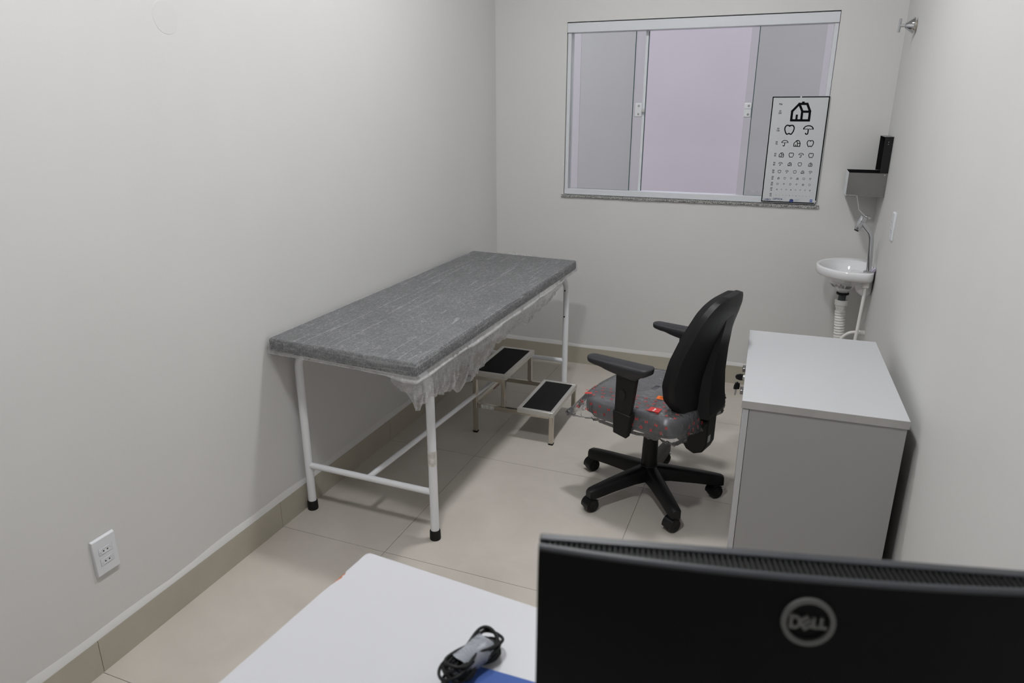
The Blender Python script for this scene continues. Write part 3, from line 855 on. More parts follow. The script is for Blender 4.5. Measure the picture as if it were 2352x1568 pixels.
def make_seat_film():
    """loose printed clear film over the chair seat"""
    t = thing('plastic_seat_cover', 'loose clear plastic film with red print covering the office chair seat', 'plastic film', (1.293, -1.445, 0.36), math.radians(163.5))
    n = 180; nz = vnoise(21); nz2 = vnoise(22); nz3 = vnoise(23)
    def ring(z, k, jit, flare):
        out = []
        for i in range(n):
            g = 2*PI*i/n; c, s = math.cos(g), math.sin(g); e = 5.0
            x = abs(c)**(2/e)*(1 if c > 0 else -1); y = abs(s)**(2/e)*(1 if s > 0 else -1)
            X = x*(0.232+k); Y = y*(0.240+k)*(1-0.06*x)
            # loose corners of the bag
            f1 = max(0, 1-((math.atan2(s, c)-0.72)/0.45)**2) if abs(math.atan2(s, c)-0.72) < 0.45 else 0
            f2 = max(0, 1-((math.atan2(s, c)-2.35)/0.45)**2) if abs(math.atan2(s, c)-2.35) < 0.45 else 0
            ex = flare*(0.060*f1+0.006*f2)
            r = math.hypot(X, Y); X *= 1+ex/r*1.6; Y *= 1+ex/r*0.5
            j = jit*(nz(i*0.45+z*60)+0.6*nz2(i*1.15+z*30))
            r = math.hypot(X, Y); X *= 1+j/r; Y *= 1+j/r
            zz = z-0.012*max(0, x)**2-flare*(0.012*f1+0.008*f2)+0.3*jit*nz3(i*0.85)
            out.append(Vector((X, Y, zz-0.36)))
        return out
    rings = [ring(0.384, -0.020, 0.006, 1.0), ring(0.385, 0.004, 0.010, 1.0), ring(0.398, 0.006, 0.011, 0.9), ring(0.415, 0.006, 0.010, 0.65), ring(0.434, 0.004, 0.009, 0.42), ring(0.452, 0.002, 0.006, 0.22), ring(0.466, -0.001, 0.003, 0.08), ring(0.477, -0.009, 0.002, 0.0), ring(0.4815, -0.026, 0.001, 0), ring(0.483, -0.10, 0.001, 0), ring(0.4825, -0.215, 0, 0)]
    b = B(); b.loft(rings, cap=False)
    b.build('film', 'clear_film', t, angle=180)
    # printed marks: rings, squares and strokes in red, on the near side and the near strip of the top
    b = B(); rnd = random.Random(5)
    def mark(M, kind, r):
        if kind == 0:
            pts = [(r*math.cos(2*PI*i/10), r*math.sin(2*PI*i/10)) for i in range(10)]
            b.ribbon(pts, r*0.5, 0, 0.0003, M, closed=True)
        elif kind == 1:
            b.ribbon([(-r, -r), (r, r)], r*0.5, 0, 0.0003, M); b.ribbon([(-r, r), (r, -r)], r*0.5, 0, 0.0003, M)
        elif kind == 2:
            b.ribbon([(-r, -r), (-r, r), (0, 0), (r, r), (r, -r)], r*0.45, 0, 0.0003, M)
        else:
            for a in range(3):
                b.ribbon([(-r, -r+a*r*0.8), (r, -r+a*r*0.8)], r*0.3, 0, 0.0003, M)
    for row in range(4):                      # top, strip next to the near edge
        for q in range(11):
            x = 0.20-q*0.040+0.012*(row % 2); y = 0.215-row*0.030
            M = Matrix.Translation((x+rnd.uniform(-.004, .004), y*(1-0.06*x/0.23), 0.4845-0.36-0.012*max(0, x/0.23)**2-(0.0025 if row == 0 else 0))) @ Matrix.Rotation(rnd.uniform(-0.4, 0.4), 4, 'Z')
            mark(M, rnd.randrange(4), 0.0050)
    for row in range(2):                      # near side
        for q in range(10):
            x = 0.195-q*0.042+0.02*(row % 2)
            z = 0.452-row*0.028
            M = Matrix.Translation((x, 0.2500*(1-0.06*x/0.23)+rnd.uniform(0, 0.003), z-0.36)) @ Matrix.Rotation(math.radians(-90), 4, 'X') @ Matrix.Rotation(rnd.uniform(-0.4, 0.4), 4, 'Z')
            mark(M, rnd.randrange(4), 0.0050)
    for row in range(2):                      # rear side
        for q in range(6):
            y = 0.20-q*0.04; z = 0.452-row*0.028
            M = Matrix.Translation((-0.2445, y, z-0.36)) @ Matrix.Rotation(math.radians(-90), 4, 'Y') @ Matrix.Rotation(rnd.uniform(-0.4, 0.4), 4, 'Z')
            mark(M, rnd.randrange(4), 0.0050)
    b.build('printed_marks', 'print_red', t, smooth=False)['kind'] = 'stuff'
    def sticker(x, y, hx, hy, rz, m, name, z=0.484):
        M = Matrix.Translation((x, y, z-0.36)) @ Matrix.Rotation(rz, 4, 'Z')
        s = B(); s.prism([(-hx, -hy), (hx, -hy), (hx, hy), (-hx, hy)], 0, 0.0004, M)
        o = s.build(name, m, t, smooth=False)
        return o, M
    o, M = sticker(-0.075, 0.085, 0.019, 0.017, 0.2, 'print_orange', 'orange_sticker')
    s = B()
    for k in range(4): s.ribbon([(-0.010, -0.008+k*0.005), (0.008, -0.008+k*0.005)], 0.0012, 0.0005, 0.0007, M)
    s.build('sticker_print', 'print_black', o, smooth=False)
    o, M = sticker(-0.105, 0.205, 0.022, 0.020, 0.1, 'print_red', 'red_label', z=0.4840)
    s = B(); s.prism([(-0.004, -0.012), (0.004, -0.012), (0.002, 0.006), (-0.002, 0.006)], 0.0005, 0.0008, M); s.ribbon([(0, 0.006), (0.004, 0.012), (-0.003, 0.013)], 0.003, 0.0005, 0.0008, M)
    s.build('label_figure', 'print_white', o, smooth=False)
    sticker(0.190, 0.200, 0.013, 0.008, 0.5, 'print_red', 'red_patch', z=0.4755)
make_seat_film()

# ------------------------------------------------------------------ low cabinet with keys
CAB = (1.8726, -1.611, 0); CABR = math.radians(1.7)
def make_cabinet():
    t = thing('low_cabinet', 'light grey laminate two-door low cabinet standing along the right wall', 'cabinet', CAB, CABR)
    hx, hy = 0.2325, 0.386
    B().box(-hx, hx, -hy, hy, 0.6790, 0.7050).build('cabinet_top', 'laminate_light', t, bevel=0.0012)
    B().box(-hx-0.0003, hx+0.0003, -hy-0.0006, -hy+0.0002, 0.6796, 0.7044).build('edge_banding', 'edge_band', t)
    x0 = -hx+0.024
    for y in (-hy+0.004, hy-0.004-0.018): B().box(x0, hx-0.004, y, y+0.018, 0.02, 0.6775).build('side_panel', 'laminate_body', t, bevel=0.0008)
    B().box(hx-0.008, hx-0.004, -hy+0.022, hy-0.022, 0.05, 0.6775).build('back_panel', 'laminate_body', t)
    B().box(x0, hx-0.009, -hy+0.0225, hy-0.0225, 0.05, 0.068).build('bottom_panel', 'laminate_body', t)
    for y in (-hy+0.012, hy-0.062):
        for x in (x0+0.01, hx-0.06): B().cyl((x+0.025, y+0.025, 0), (x+0.025, y+0.025, 0.02 if y < 0 or y > 0 else 0), 0.02, n=16).build('glide_foot', 'black_rubber', t)
    for s in (-1, 1):
        ya, yb = (-hy+0.003, -0.0015) if s < 0 else (0.0015, hy-0.003)
        d = B().box(-hx+0.005, -hx+0.0225, ya, yb, 0.045, 0.6760).build('door', 'laminate_light', t, bevel=0.001)
        yy = -0.05 if s < 0 else 0.05
        yy = -0.190 if s < 0 else 0.03
        B().box(-hx-0.010, -hx+0.0048, yy-0.018, yy+0.018, 0.6530, 0.6690).build('door_handle', 'steel_brushed', d, bevel=0.002)
        if s < 0:
            B().lathe((-hx+0.005, -0.045, 0.6550), (-1, 0, 0), [(0, 0.010), (0.010, 0.010), (0.012, 0.008)], 20).build('lock_cylinder', 'bare_aluminium', d)
make_cabinet()
def make_keys():
    L_ = Matrix.Translation(CAB) @ Matrix.Rotation(CABR, 4, 'Z') @ Vector((-0.2325-0.007, -0.045, 0.655))
    t = thing('cabinet_keys', 'two small black-headed keys hanging in the cabinet lock', 'keys', (L_.x, L_.y, L_.z), CABR)
    def key(M):
        b = B(); b.prism([(-0.011, 0), (0.011, 0), (0.012, 0.012), (0.008, 0.024), (0, 0.028), (-0.008, 0.024), (-0.012, 0.012)], -0.003, 0.003, M)
        k = b.build('key', 'black_plastic', t, bevel=0.001)
        b = B(); b.prism([(-0.0035, 0.001), (-0.0035, -0.018), (-0.001, -0.024), (0.003, -0.019), (0.002, -0.014), (0.0035, -0.010), (0.0025, -0.005), (0.0035, 0.001)], -0.001, 0.001, M)
        b.build('key_blade', 'bare_aluminium', k, smooth=False)
    # inserted key: head points out of the door (-x)
    key(Matrix.Translation((0.003, 0, 0.0)) @ Matrix(((0, -1, 0, 0), (0, 0, 1, 0), (-1, 0, 0, 0), (0, 0, 0, 1))))
    # hanging key
    key(Matrix.Translation((-0.017, -0.004, -0.046)) @ Matrix.Rotation(0.7, 4, 'Z') @ Matrix.Rotation(0.12, 4, 'Y') @ Matrix.Rotation(PI/2, 4, 'X'))
    b = B(); b.tube([Vector((-0.017+0.010*math.cos(a), -0.002+0.002*math.sin(a), -0.012+0.011*math.sin(a))) for a in [2*PI*i/20 for i in range(20)]], 0.0007, 6, closed=True)
    b.build('key_ring', 'chrome', t)
make_keys()

# ------------------------------------------------------------------ desk and what stands on it
DZ = 0.740
DESK = (1.027, -3.139, 0); DESKR = math.radians(-4.8)
def make_desk():
    t = thing('desk', 'white laminate desk with a chipped corner in the foreground', 'desk', DESK, DESKR)
    Lx, Ly, th = 1.07, 0.62, 0.018
    rnd = random.Random(3)
    # outline with a rounded far corner and bites out of the left edge
    pts = []
    def corner(cx, cy, r, a0, a1, n=8):
        for i in range(n+1):
            a = math.radians(a0+(a1-a0)*i/n); pts.append((cx+r*math.cos(a), cy+r*math.sin(a)))
    R = 0.006
    corner(R, -R, R, 90, 118, 3); pts.append((R-0.0020, -0.0022)); pts.append((0.0012, -R+0.0005)); corner(R, -R, R, 165, 180, 2)
    y = -0.055
    for dx, yy in ((0, -0.066), (0.0020, -0.070), (0.0040, -0.074), (0.0026, -0.079), (0.0050, -0.084), (0.0036, -0.090), (0.0022, -0.097), (0.0012, -0.106), (0, -0.112)):
        pts.append((dx, yy))
    corner(R, -Ly+R, R, 180, 270); corner(Lx-R, -Ly+R, R, 270, 360); corner(Lx-R, -R, R, 0, 90)
    B().prism(pts, DZ-0.0016, DZ).build('desk_top', 'desk_white', t, smooth=False)
    pts2 = []
    def corner2(cx, cy, r, a0, a1, n=8):
        for i in range(n+1):
            a = math.radians(a0+(a1-a0)*i/n); pts2.append((cx+r*math.cos(a), cy+r*math.sin(a)))
    e = 0.0006
    corner2(R, -R, R+e, 90, 180); corner2(R, -Ly+R, R+e, 180, 270); corner2(Lx-R, -Ly+R, R+e, 270, 360); corner2(Lx-R, -R, R+e, 0, 90)
    B().prism(pts2, DZ-th, DZ-0.0017).build('desk_core', 'bare_fibreboard', t, smooth=False)
    pts3 = [(-e*1.5, -0.125), (-e*1.5, -Ly+R), (e, -Ly+R), (e, -0.125)]
    B().prism(pts3, DZ-th, DZ-0.0002).build('edge_banding', 'desk_white', t, smooth=False)
    B().prism([(R*1.6, -e), (R*1.6, e*1.5), (Lx-R, e*1.5), (Lx-R, -e)], DZ-th, DZ-0.0002).build('edge_banding', 'desk_white', t, smooth=False)
    for x in (0.03, Lx-0.05): B().box(x, x+0.018, -Ly+0.03, -0.06, 0.0, DZ-th-0.0003).build('side_panel', 'desk_white', t, bevel=0.001)
    B().box(0.0485, Lx-0.0505, -0.20, -0.185, 0.25, DZ-th-0.0003).build('modesty_panel', 'desk_white', t, bevel=0.001)
make_desk()

def make_monitor():
    ang = math.radians(13.7)
    TL = Vector((1.5255, -3.570, 1.168)); hw = 0.256; HH = 0.315
    ex = Vector((math.cos(ang), math.sin(ang), 0))
    ctr = TL+ex*hw
    t = thing('monitor', 'black computer monitor seen from behind standing on the desk', 'monitor', (ctr.x, ctr.y, DZ), ang)
    zt = TL.z-DZ; zb = zt-HH
    # front bezel frame (screen side is +y, back is -y)
    B().box(-hw, hw, 0.0, 0.010, zb, zt).build('bezel', 'monitor_edge_lit', t, bevel=0.0015)
    B().box(-hw+0.012, hw-0.012, 0.010, 0.0108, zb+0.018, zt-0.012).build('screen', 'screen_black', t, smooth=False)
    # curved back shell
    def depth(x): return 0.0115+0.0165*(1-abs(x/hw)**2.2)
    N = 60
    rings = []
    for i in range(N+1):
        x = -hw+2*hw*i/N; d = depth(x)
        rings.append([Vector((x, -0.0005, zb+0.002)), Vector((x, -d*0.55, zb+0.003)), Vector((x, -d-0.010, zb+0.05)), Vector((x, -d-0.012, (zb+zt)/2)), Vector((x, -d-0.005, zt-0.03)), Vector((x, -d-0.0008, zt-0.008)), Vector((x, -d, zt-0.0055)), Vector((x, -0.0005, zt-0.0055))])
    sh = B().loft(rings).build('back_shell', 'monitor_back', t, angle=50)
    # top lip of the shell, and the ribs of the vent between lip and bezel
    rings = []
    for i in range(N+1):
        x = -hw+2*hw*i/N; d = depth(x)
        rings.append([Vector((x, -d+0.0065, zt-0.0054)), Vector((x, -d+0.0062, zt-0.0012)), Vector((x, -d+0.003, zt-0.0012)), Vector((x, -d+0.0006, zt-0.003)), Vector((x, -d+0.0002, zt-0.0054))])
    B().loft(rings).build('shell_lip', 'monitor_edge_lit', sh, angle=30)
    b = B(); n = 96
    for i in range(n):
        x = -hw*0.96+hw*1.92*i/(n-1); d = depth(x)
        y1 = -0.0006; y0 = -d+0.0064
        if y1-y0 > 0.002: b.hexa([(x-0.0009, y0, zt-0.0054), (x+0.0009, y0, zt-0.0054), (x+0.0009, y1, zt-0.0054), (x-0.0009, y1, zt-0.0054), (x-0.0009, y0, zt-0.0022), (x+0.0009, y0, zt-0.0022), (x+0.0009, y1, zt-0.0022), (x-0.0009, y1, zt-0.0022)])
    o = b.build('vent_ribs', 'black_rubber', sh, smooth=False); o['kind'] = 'stuff'
    # logo: ring and letters
    zc = zt-0.041; yb = -depth(0)-0.0074
    lean = 0.11
    M = Matrix.Translation((-0.012, yb, zc)) @ Matrix.Rotation(PI/2-lean, 4, 'X')
    b = B(); R0, R1 = 0.0187, 0.0232; n = 64
    a0 = [M @ Vector((R0*math.cos(2*PI*i/n), R0*math.sin(2*PI*i/n), 0.001)) for i in range(n)]
    a1 = [M @ Vector((R1*math.cos(2*PI*i/n), R1*math.sin(2*PI*i/n), 0.001)) for i in range(n)]
    b0 = [M @ Vector((R0*math.cos(2*PI*i/n), R0*math.sin(2*PI*i/n), -0.003)) for i in range(n)]
    b1 = [M @ Vector((R1*math.cos(2*PI*i/n), R1*math.sin(2*PI*i/n), -0.003)) for i in range(n)]
    b.loft([b0, a0, a1, b1], cap=False)
    b.build('logo_ring', 'logo_grey', sh, angle=30)
    wd = 0.0029; h = 0.0058; z0, z1 = -0.003, 0.001
    def letter(strokes):
        strokes = [([(p[0]*0.90, p[1]*0.92) for p in s_], c_) for s_, c_ in strokes]
        b = B()
        for s, cl in strokes: b.ribbon(s, wd, z0, z1, M, closed=cl)
        b.build('logo_letter', 'logo_grey', sh, smooth=False)
    D = [(-0.0165, -h), (-0.0165, h)]+[(-0.0140+0.0058*math.sin(a), h*math.cos(a)) for a in [PI*i/10 for i in range(11)]]
    letter([(D, True)])
    c_, s_ = math.cos(0.62), math.sin(0.62)
    def rt(x, y): return (-0.0020+(x*c_-y*s_), (x*s_+y*c_))
    q = 0.0047
    letter([([rt(q, q), rt(-q, q), rt(-q, -q), rt(q, -q)], False), ([rt(-q, 0), rt(q, 0)], False)])
    letter([([(0.0048, h), (0.0048, -h+wd/2), (0.0100, -h+wd/2)], False)])
    letter([([(0.0120, h), (0.0120, -h+wd/2), (0.0178, -h+wd/2)], False)])
    # stand
    B().box(-0.035, 0.035, -0.075, -0.040, 0.012, zb+0.14).build('stand_neck', 'black_plastic', t, bevel=0.004)
    b = B(); b.prism([(-0.11, -0.12), (0.11, -0.12), (0.12, -0.09), (0.12, 0.07), (0.10, 0.09), (-0.10, 0.09), (-0.12, 0.07), (-0.12, -0.09)], 0.0, 0.012)
    b.build('stand_base', 'black_plastic', t, bevel=0.003)
mat('monitor_back', (0.0030, 0.0031, 0.0035), 0.5, spec=0.16, bump=0.1, bscale=1500)
mat('monitor_edge_lit', (0.030, 0.032, 0.038), 0.4)  # paler than the back: light caught by the top edges, put into base colour
make_monitor()

def make_desk_items():
    # mouse pad
    b = B(); w_, h_ = 0.22, 0.18; r = 0.008; pts = []
    for cx, cy, a0 in ((w_-r, -r, 0), (r, -r, 90), (r, -h_+r, 180), (w_-r, -h_+r, 270)):
        for i in range(6):
            a = math.radians(a0+90*i/5); pts.append((cx+r*math.cos(a), cy+r*math.sin(a)))
    b.prism(pts, 0, 0.003)
    o = b.build('mouse_pad', 'mat_blue'); o.location = (1.315, -3.331, DZ); o.rotation_euler = (0, 0, math.radians(1.0))
    tag(o, 'flat blue mouse pad on the white desk beside the monitor', 'mouse pad')
    # mouse: body, buttons, wheel
    t = thing('computer_mouse', 'black computer mouse lying on the blue pad', 'mouse', (1.414, -3.418, DZ+0.003), 0.1)
    b = B(); rings = []
    for i in range(13):
        k = i/12; y = 0.052-0.104*k
        wd = 0.030*max(0.02, (1-(2*k-1)**4))**0.5; hh = 0.034*max(0.02, math.sin(PI*(0.10+0.82*k)))**0.7
        rings.append([Vector((wd*math.cos(a), y, max(0.0, hh*math.sin(a)))) for a in [PI*q/12 for q in range(13)]])
    b.loft(rings); b.build('mouse_shell', 'black_gloss', t, angle=60)
    B().cyl((-0.003, 0.026, 0.0275), (0.003, 0.026, 0.0275), 0.008, n=18).build('scroll_wheel', 'black_rubber', t)
    # cable bundle
    a = Vector((1.318, -3.398, 0)); c = Vector((1.362, -3.276, 0))
    t = thing('cable_bundle', 'coiled black cable bound with grey tape lying on the desk and blue pad', 'cable', ((a.x+c.x)/2, (a.y+c.y)/2, DZ+0.0032))
    d = (c-a).normalized(); n = Vector((-d.y, d.x, 0)); half = (c-a).length/2
    rnd = random.Random(9)
    for k in range(8):
        L_ = half-rnd.uniform(0, 0.022); wv = 0.030-rnd.uniform(0, 0.013); zc = 0.008+0.0038*k
        tw = rnd.uniform(-0.30, 0.30)
        path = []
        for i in range(44):
            g = 2*PI*i/44
            al = L_*abs(math.cos(g))**0.75*(1 if math.cos(g) > 0 else -1)
            ac = wv*math.sin(g)*(0.42+0.75*abs(al/L_)**1.1)
            z = zc+(ac*tw*0.5+0.006*math.sin(g*2+k))*abs(al/L_)
            q = d*al+n*ac
            path.append(Vector((q.x, q.y, max(0.0028, z))))
        B().tube(path, 0.0026, 8, closed=True).build('cable_loop', 'black_rubber', t)
    # tape wrapped around the middle
    rings = []
    for s in (-0.030, -0.015, 0.0, 0.015, 0.030):
        rg = []
        for i in range(24):
            g = 2*PI*i/24
            q = d*(s+0.003*math.sin(g*3))+n*(0.0195*math.cos(g)*(1+0.08*math.sin(s*90)))
            rg.append(Vector((q.x, q.y, max(0.001, 0.021+0.0205*math.sin(g)))))
        rings.append(rg)
    B().loft(rings, cap=False).build('tape_wrap', 'packing_tape', t, angle=60)
    q = d*0.040+n*(-0.004)
    M = Matrix.Translation((q.x, q.y, 0.020)) @ Matrix.Rotation(math.atan2(d.y, d.x)-0.5, 4, 'Z')
    b = B(); b.prism([(-0.008, -0.005), (0.006, -0.005), (0.006, 0.005), (-0.008, 0.005)], -0.004, 0.004, M)
    pl = b.build('plug_body', 'black_plastic', t, bevel=0.001)
    b = B(); b.prism([(0.006, -0.0045), (0.016, -0.0045), (0.016, 0.0045), (0.006, 0.0045)], -0.002, 0.002, M)
    b.build('plug_tip', 'label_paper', pl)
make_desk_items()

# ------------------------------------------------------------------ wall sockets
def socket_plate(name, label, loc, side):
    """plate in local coordinates: x along wall, z up, y out of wall"""
    t = thing(name, label, 'wall socket', loc, -PI/2 if side == 'left' else PI/2)
    b = B()
    # pillow-edged plate, bowed corners
    def rr(hx, hz, y): return [Vector((hx, y, -hz)), Vector((hx, y, hz)), Vector((-hx, y, hz)), Vector((-hx, y, -hz))]
    b.loft([rr(0.0375, 0.0590, 0.0), rr(0.0375, 0.0590, 0.003), rr(0.0355, 0.0555, 0.009)])
    pl = b.build('cover_plate', 'white_plastic', t, bevel=0.0015)
    for z in (0.0165, -0.0165):
        b = B(); b.box(-0.0208, 0.0208, 0.0085, 0.0098, z-0.0108, z+0.0108)
        so = b.build('socket_insert', 'white_plastic', t, bevel=0.0006)
        b = B(); b.box(-0.0214, 0.0214, 0.0088, 0.0093, z-0.0114, z+0.0114); b.build('insert_gap', 'print_grey', so, smooth=False)
        hexa = [(-0.0175, 0), (-0.0105, -0.0075), (0.0105, -0.0075), (0.0175, 0), (0.0105, 0.0075), (-0.0105, 0.0075)]
        M = Matrix.Translation((0, 0.0099, z)) @ Matrix.Rotation(-PI/2, 4, 'X')
        b = B(); b.ribbon(hexa, 0.0012, 0, 0.0008, M, closed=True); b.build('socket_rim', 'white_plastic', so)
        for x in (-0.0062, 0.0062): B().cyl((x, 0.0096, z-0.001), (x, 0.0101, z-0.001), 0.0024, n=12).build('pin_hole', 'black_rubber', so)
    return t
socket_plate('wall_socket', 'white double power socket low on the left wall', (0.0, -2.954, 0.350), 'left')
socket_plate('wall_socket', 'white double power socket on the right wall beside the basin', (RW, -0.745, 1.086), 'right')

# painted round cover on the left wall
o = B().lathe((0, 0, 0), (1, 0, 0), [(0, 0.045), (0.0003, 0.045), (0.0006, 0.0445)], 40).build('round_cover', 'cover_paint', smooth=False)
o.location = (0.0, -2.45, 1.808); tag(o, 'round painted cover plate high on the left wall', 'cover plate')

# ------------------------------------------------------------------ wash basin, tap and plumbing
BC = Vector((2.060, -0.275, 0)); BZ = 0.815
def make_basin():
    t = thing('wash_basin', 'small white porcelain wash basin hung on the right wall', 'wash basin', (2.10, -0.275, 0.66))
    def bl(b, n, m, p=t, **k): return b.build(n, m, p, world=True, **k)
    n = 48
    def outline(k, z, dx=0.0):
        """D shape: ellipse to the left, straight back on the wall"""
        pts = []
        for i in range(n):
            g = 2*PI*i/n; c, s = math.cos(g), math.sin(g)
            if c < 0: x = BC.x+0.175*k*c; y = BC.y+0.200*k*s
            else:
                e = 5.0
                x = BC.x+(RW-0.002-BC.x)*abs(c)**(2/e)*(1 if k > 0.93 else k)
                y = BC.y+0.200*k*(abs(s)**(2/e) if c > 0.02 else abs(s))*(1 if s > 0 else -1)
            pts.append(Vector((min(x+dx, RW-0.002), y, z)))
        return pts
    def ell(cx, cy, a, bb, z): return [Vector((cx+a*math.cos(2*PI*i/n), cy+bb*math.sin(2*PI*i/n), z)) for i in range(n)]
    def mixr(A, D, k): return [p*(1-k)+q*k for p, q in zip(A, D)]
    dr = ell(2.030, -0.270, 0.026, 0.026, 0.672)
    inner_top = ell(2.030, -0.275, 0.125, 0.160, BZ-0.004)
    inner_drain = ell(2.030, -0.270, 0.022, 0.022, 0.690)
    rim_b = outline(0.955, BZ-0.044)
    under = outline(0.84, BZ-0.048)
    rings = [ell(2.030, -0.270, 0.004, 0.004, 0.672), dr, ell(2.030, -0.270, 0.030, 0.031, 0.684), mixr(ell(2.030, -0.270, 0.035, 0.036, 0.692), under, 0.30), mixr(ell(2.030, -0.270, 0.05, 0.05, 0.700), under, 0.62), mixr(ell(2.03, -0.27, 0.05, 0.05, 0.72), under, 0.9), under,
             rim_b, outline(0.99, BZ-0.034), outline(1.0, BZ-0.018), outline(0.995, BZ-0.006), outline(0.98, BZ),
             outline(0.94, BZ+0.001), mixr(outline(0.94, BZ-0.001), inner_top, 0.75), inner_top, mixr(inner_top, ell(2.03, -0.27, 0.095, 0.13, 0.76), 0.7), ell(2.03, -0.27, 0.082, 0.105, 0.73), ell(2.03, -0.27, 0.055, 0.065, 0.705), inner_drain, ell(2.03, -0.27, 0.003, 0.003, 0.689)]
    bowl = bl(B().loft(rings), 'bowl', 'porcelain', angle=80)
    # moulded skirt under the back deck
    sk = []
    for x, zb, hy in ((2.060, 0.735, 0.10), (2.080, 0.700, 0.125), (2.105, 0.684, 0.135), (2.130, 0.682, 0.135), (2.143, 0.692, 0.128), (2.146, 0.735, 0.12)):
        sk.append([Vector((x, BC.y-hy, 0.770)), Vector((x, BC.y-hy*0.96, zb+0.022)), Vector((x, BC.y-hy*0.85, zb+0.005)), Vector((x, BC.y-hy*0.7, zb)), Vector((x, BC.y+hy*0.7, zb)), Vector((x, BC.y+hy*0.96, zb+0.022)), Vector((x, BC.y+hy, 0.770))])
    bl(B().loft(sk), 'back_skirt', 'porcelain', bowl, angle=70)
    bl(B().lathe((2.03, -0.27, 0.6895), (0, 0, 1), [(0, 0.021), (0.0015, 0.021), (0.0025, 0.018)], 24), 'drain_ring', 'chrome', bowl)
    # paper sticker with print on the underside
    def st(u0, u1, z0, z1, name, m, off):
        b = B(); N = 8; r = []
        for i in range(N+1):
            g = math.radians(u0+(u1-u0)*i/N)
            def pt(z):
                f = {0.705: (0.083, 0.084), 0.752: (0.137, 0.152)}
                k = (z-0.705)/(0.752-0.705)
                ax = 0.083+k*(0.137-0.083)+off; ay = 0.084+k*(0.152-0.084)+off
                return Vector((2.035+ax*math.cos(g), -0.272+ay*math.sin(g), z-off*0.6))
            r.append([pt(z0), pt(z1)])
        b.loft(r, cap=False, closed=False); return bl(b, name, m, bowl)
    for k in range(7):
        st(232+k*4.5, 234.5+k*4.5+random.uniform(0, 1.5), 0.712+random.uniform(0, 0.012), 0.742+random.uniform(-0.010, 0.004), 'printed_stamp', 'stamp_print', 0.003)
    for k in range(5):
        st(268+k*2.6, 269.6+k*2.6, 0.712, 0.734, 'printed_stamp', 'print_black', 0.003)
make_basin()

def make_faucet():
    y = -0.425
    t = thing('basin_tap', 'chrome long-lever tap rising from the wash basin', 'tap', (2.115, y, BZ))
    def bl(b, n, m='chrome', p=t, **k): return b.build(n, m, p, world=True, **k)
    bl(B().lathe((2.115, y, BZ), (0, 0, 1), [(0, 0.024), (0.003, 0.024), (0.007, 0.020), (0.008, 0.0145)], 28), 'tap_base')
    path = [(2.115, y, BZ+0.006), (2.112, y, 0.87), (2.107, y, 0.93), (2.104, y, 0.965)]
    path += [(2.101, y, 0.985), (2.092, y, 1.003), (2.078, y, 1.020), (2.048, y+0.003, 1.052)]
    bl(B().tube(bez(path, 6), 0.0122, 18), 'spout_pipe')
    a = Vector((2.060, y+0.003, 1.078)); c = Vector((2.034, y+0.003, 1.012)); d = (c-a).normalized()
    hd = bl(B().lathe(a, d, [(0, 0.0145), (0.002, 0.0155), (0.024, 0.0155), (0.0245, 0.0148), (0.0255, 0.0148), (0.026, 0.0155), (0.062, 0.0150), (0.0655, 0.0135), (0.0665, 0.0135), (0.0665, 0.009), (0.060, 0.009)], 28), 'tap_head')
    bl(B().lathe(c-d*0.004, d, [(0, 0.0105), (0.006, 0.0105), (0.006, 0.007)], 20), 'aerator', 'black_gloss', hd)
    cap = bl(B().lathe(a+Vector((0.012, 0, -0.002)), Vector((-0.35, 0, -0.94)), [(-0.006, 0.014), (-0.005, 0.0165), (0.000, 0.0165), (0.004, 0.012)], 28), 'lever_cap', 'chrome', hd)
    bl(B().tube(bez([(2.060, y, 1.082), (2.044, y, 1.096), (2.028, y, 1.112), (2.022, y, 1.135), (2.011, y, 1.176)], 5), 0.0042, 10), 'lever')
    # lilac film tab left beside the tap
    b = B(); b.hexa([(2.122, -0.445, BZ+0.001), (2.143, -0.425, BZ+0.004), (2.143, -0.40, BZ+0.004), (2.125, -0.41, BZ+0.001), (2.125, -0.445, BZ+0.010), (2.143, -0.425, BZ+0.022), (2.143, -0.40, BZ+0.022), (2.128, -0.41, BZ+0.012)])
    o = b.build('film_tab', 'lilac_film', None, bevel=0.001); tag(o, 'crumpled pale lilac plastic tab behind the basin tap', 'plastic tab')
make_faucet()

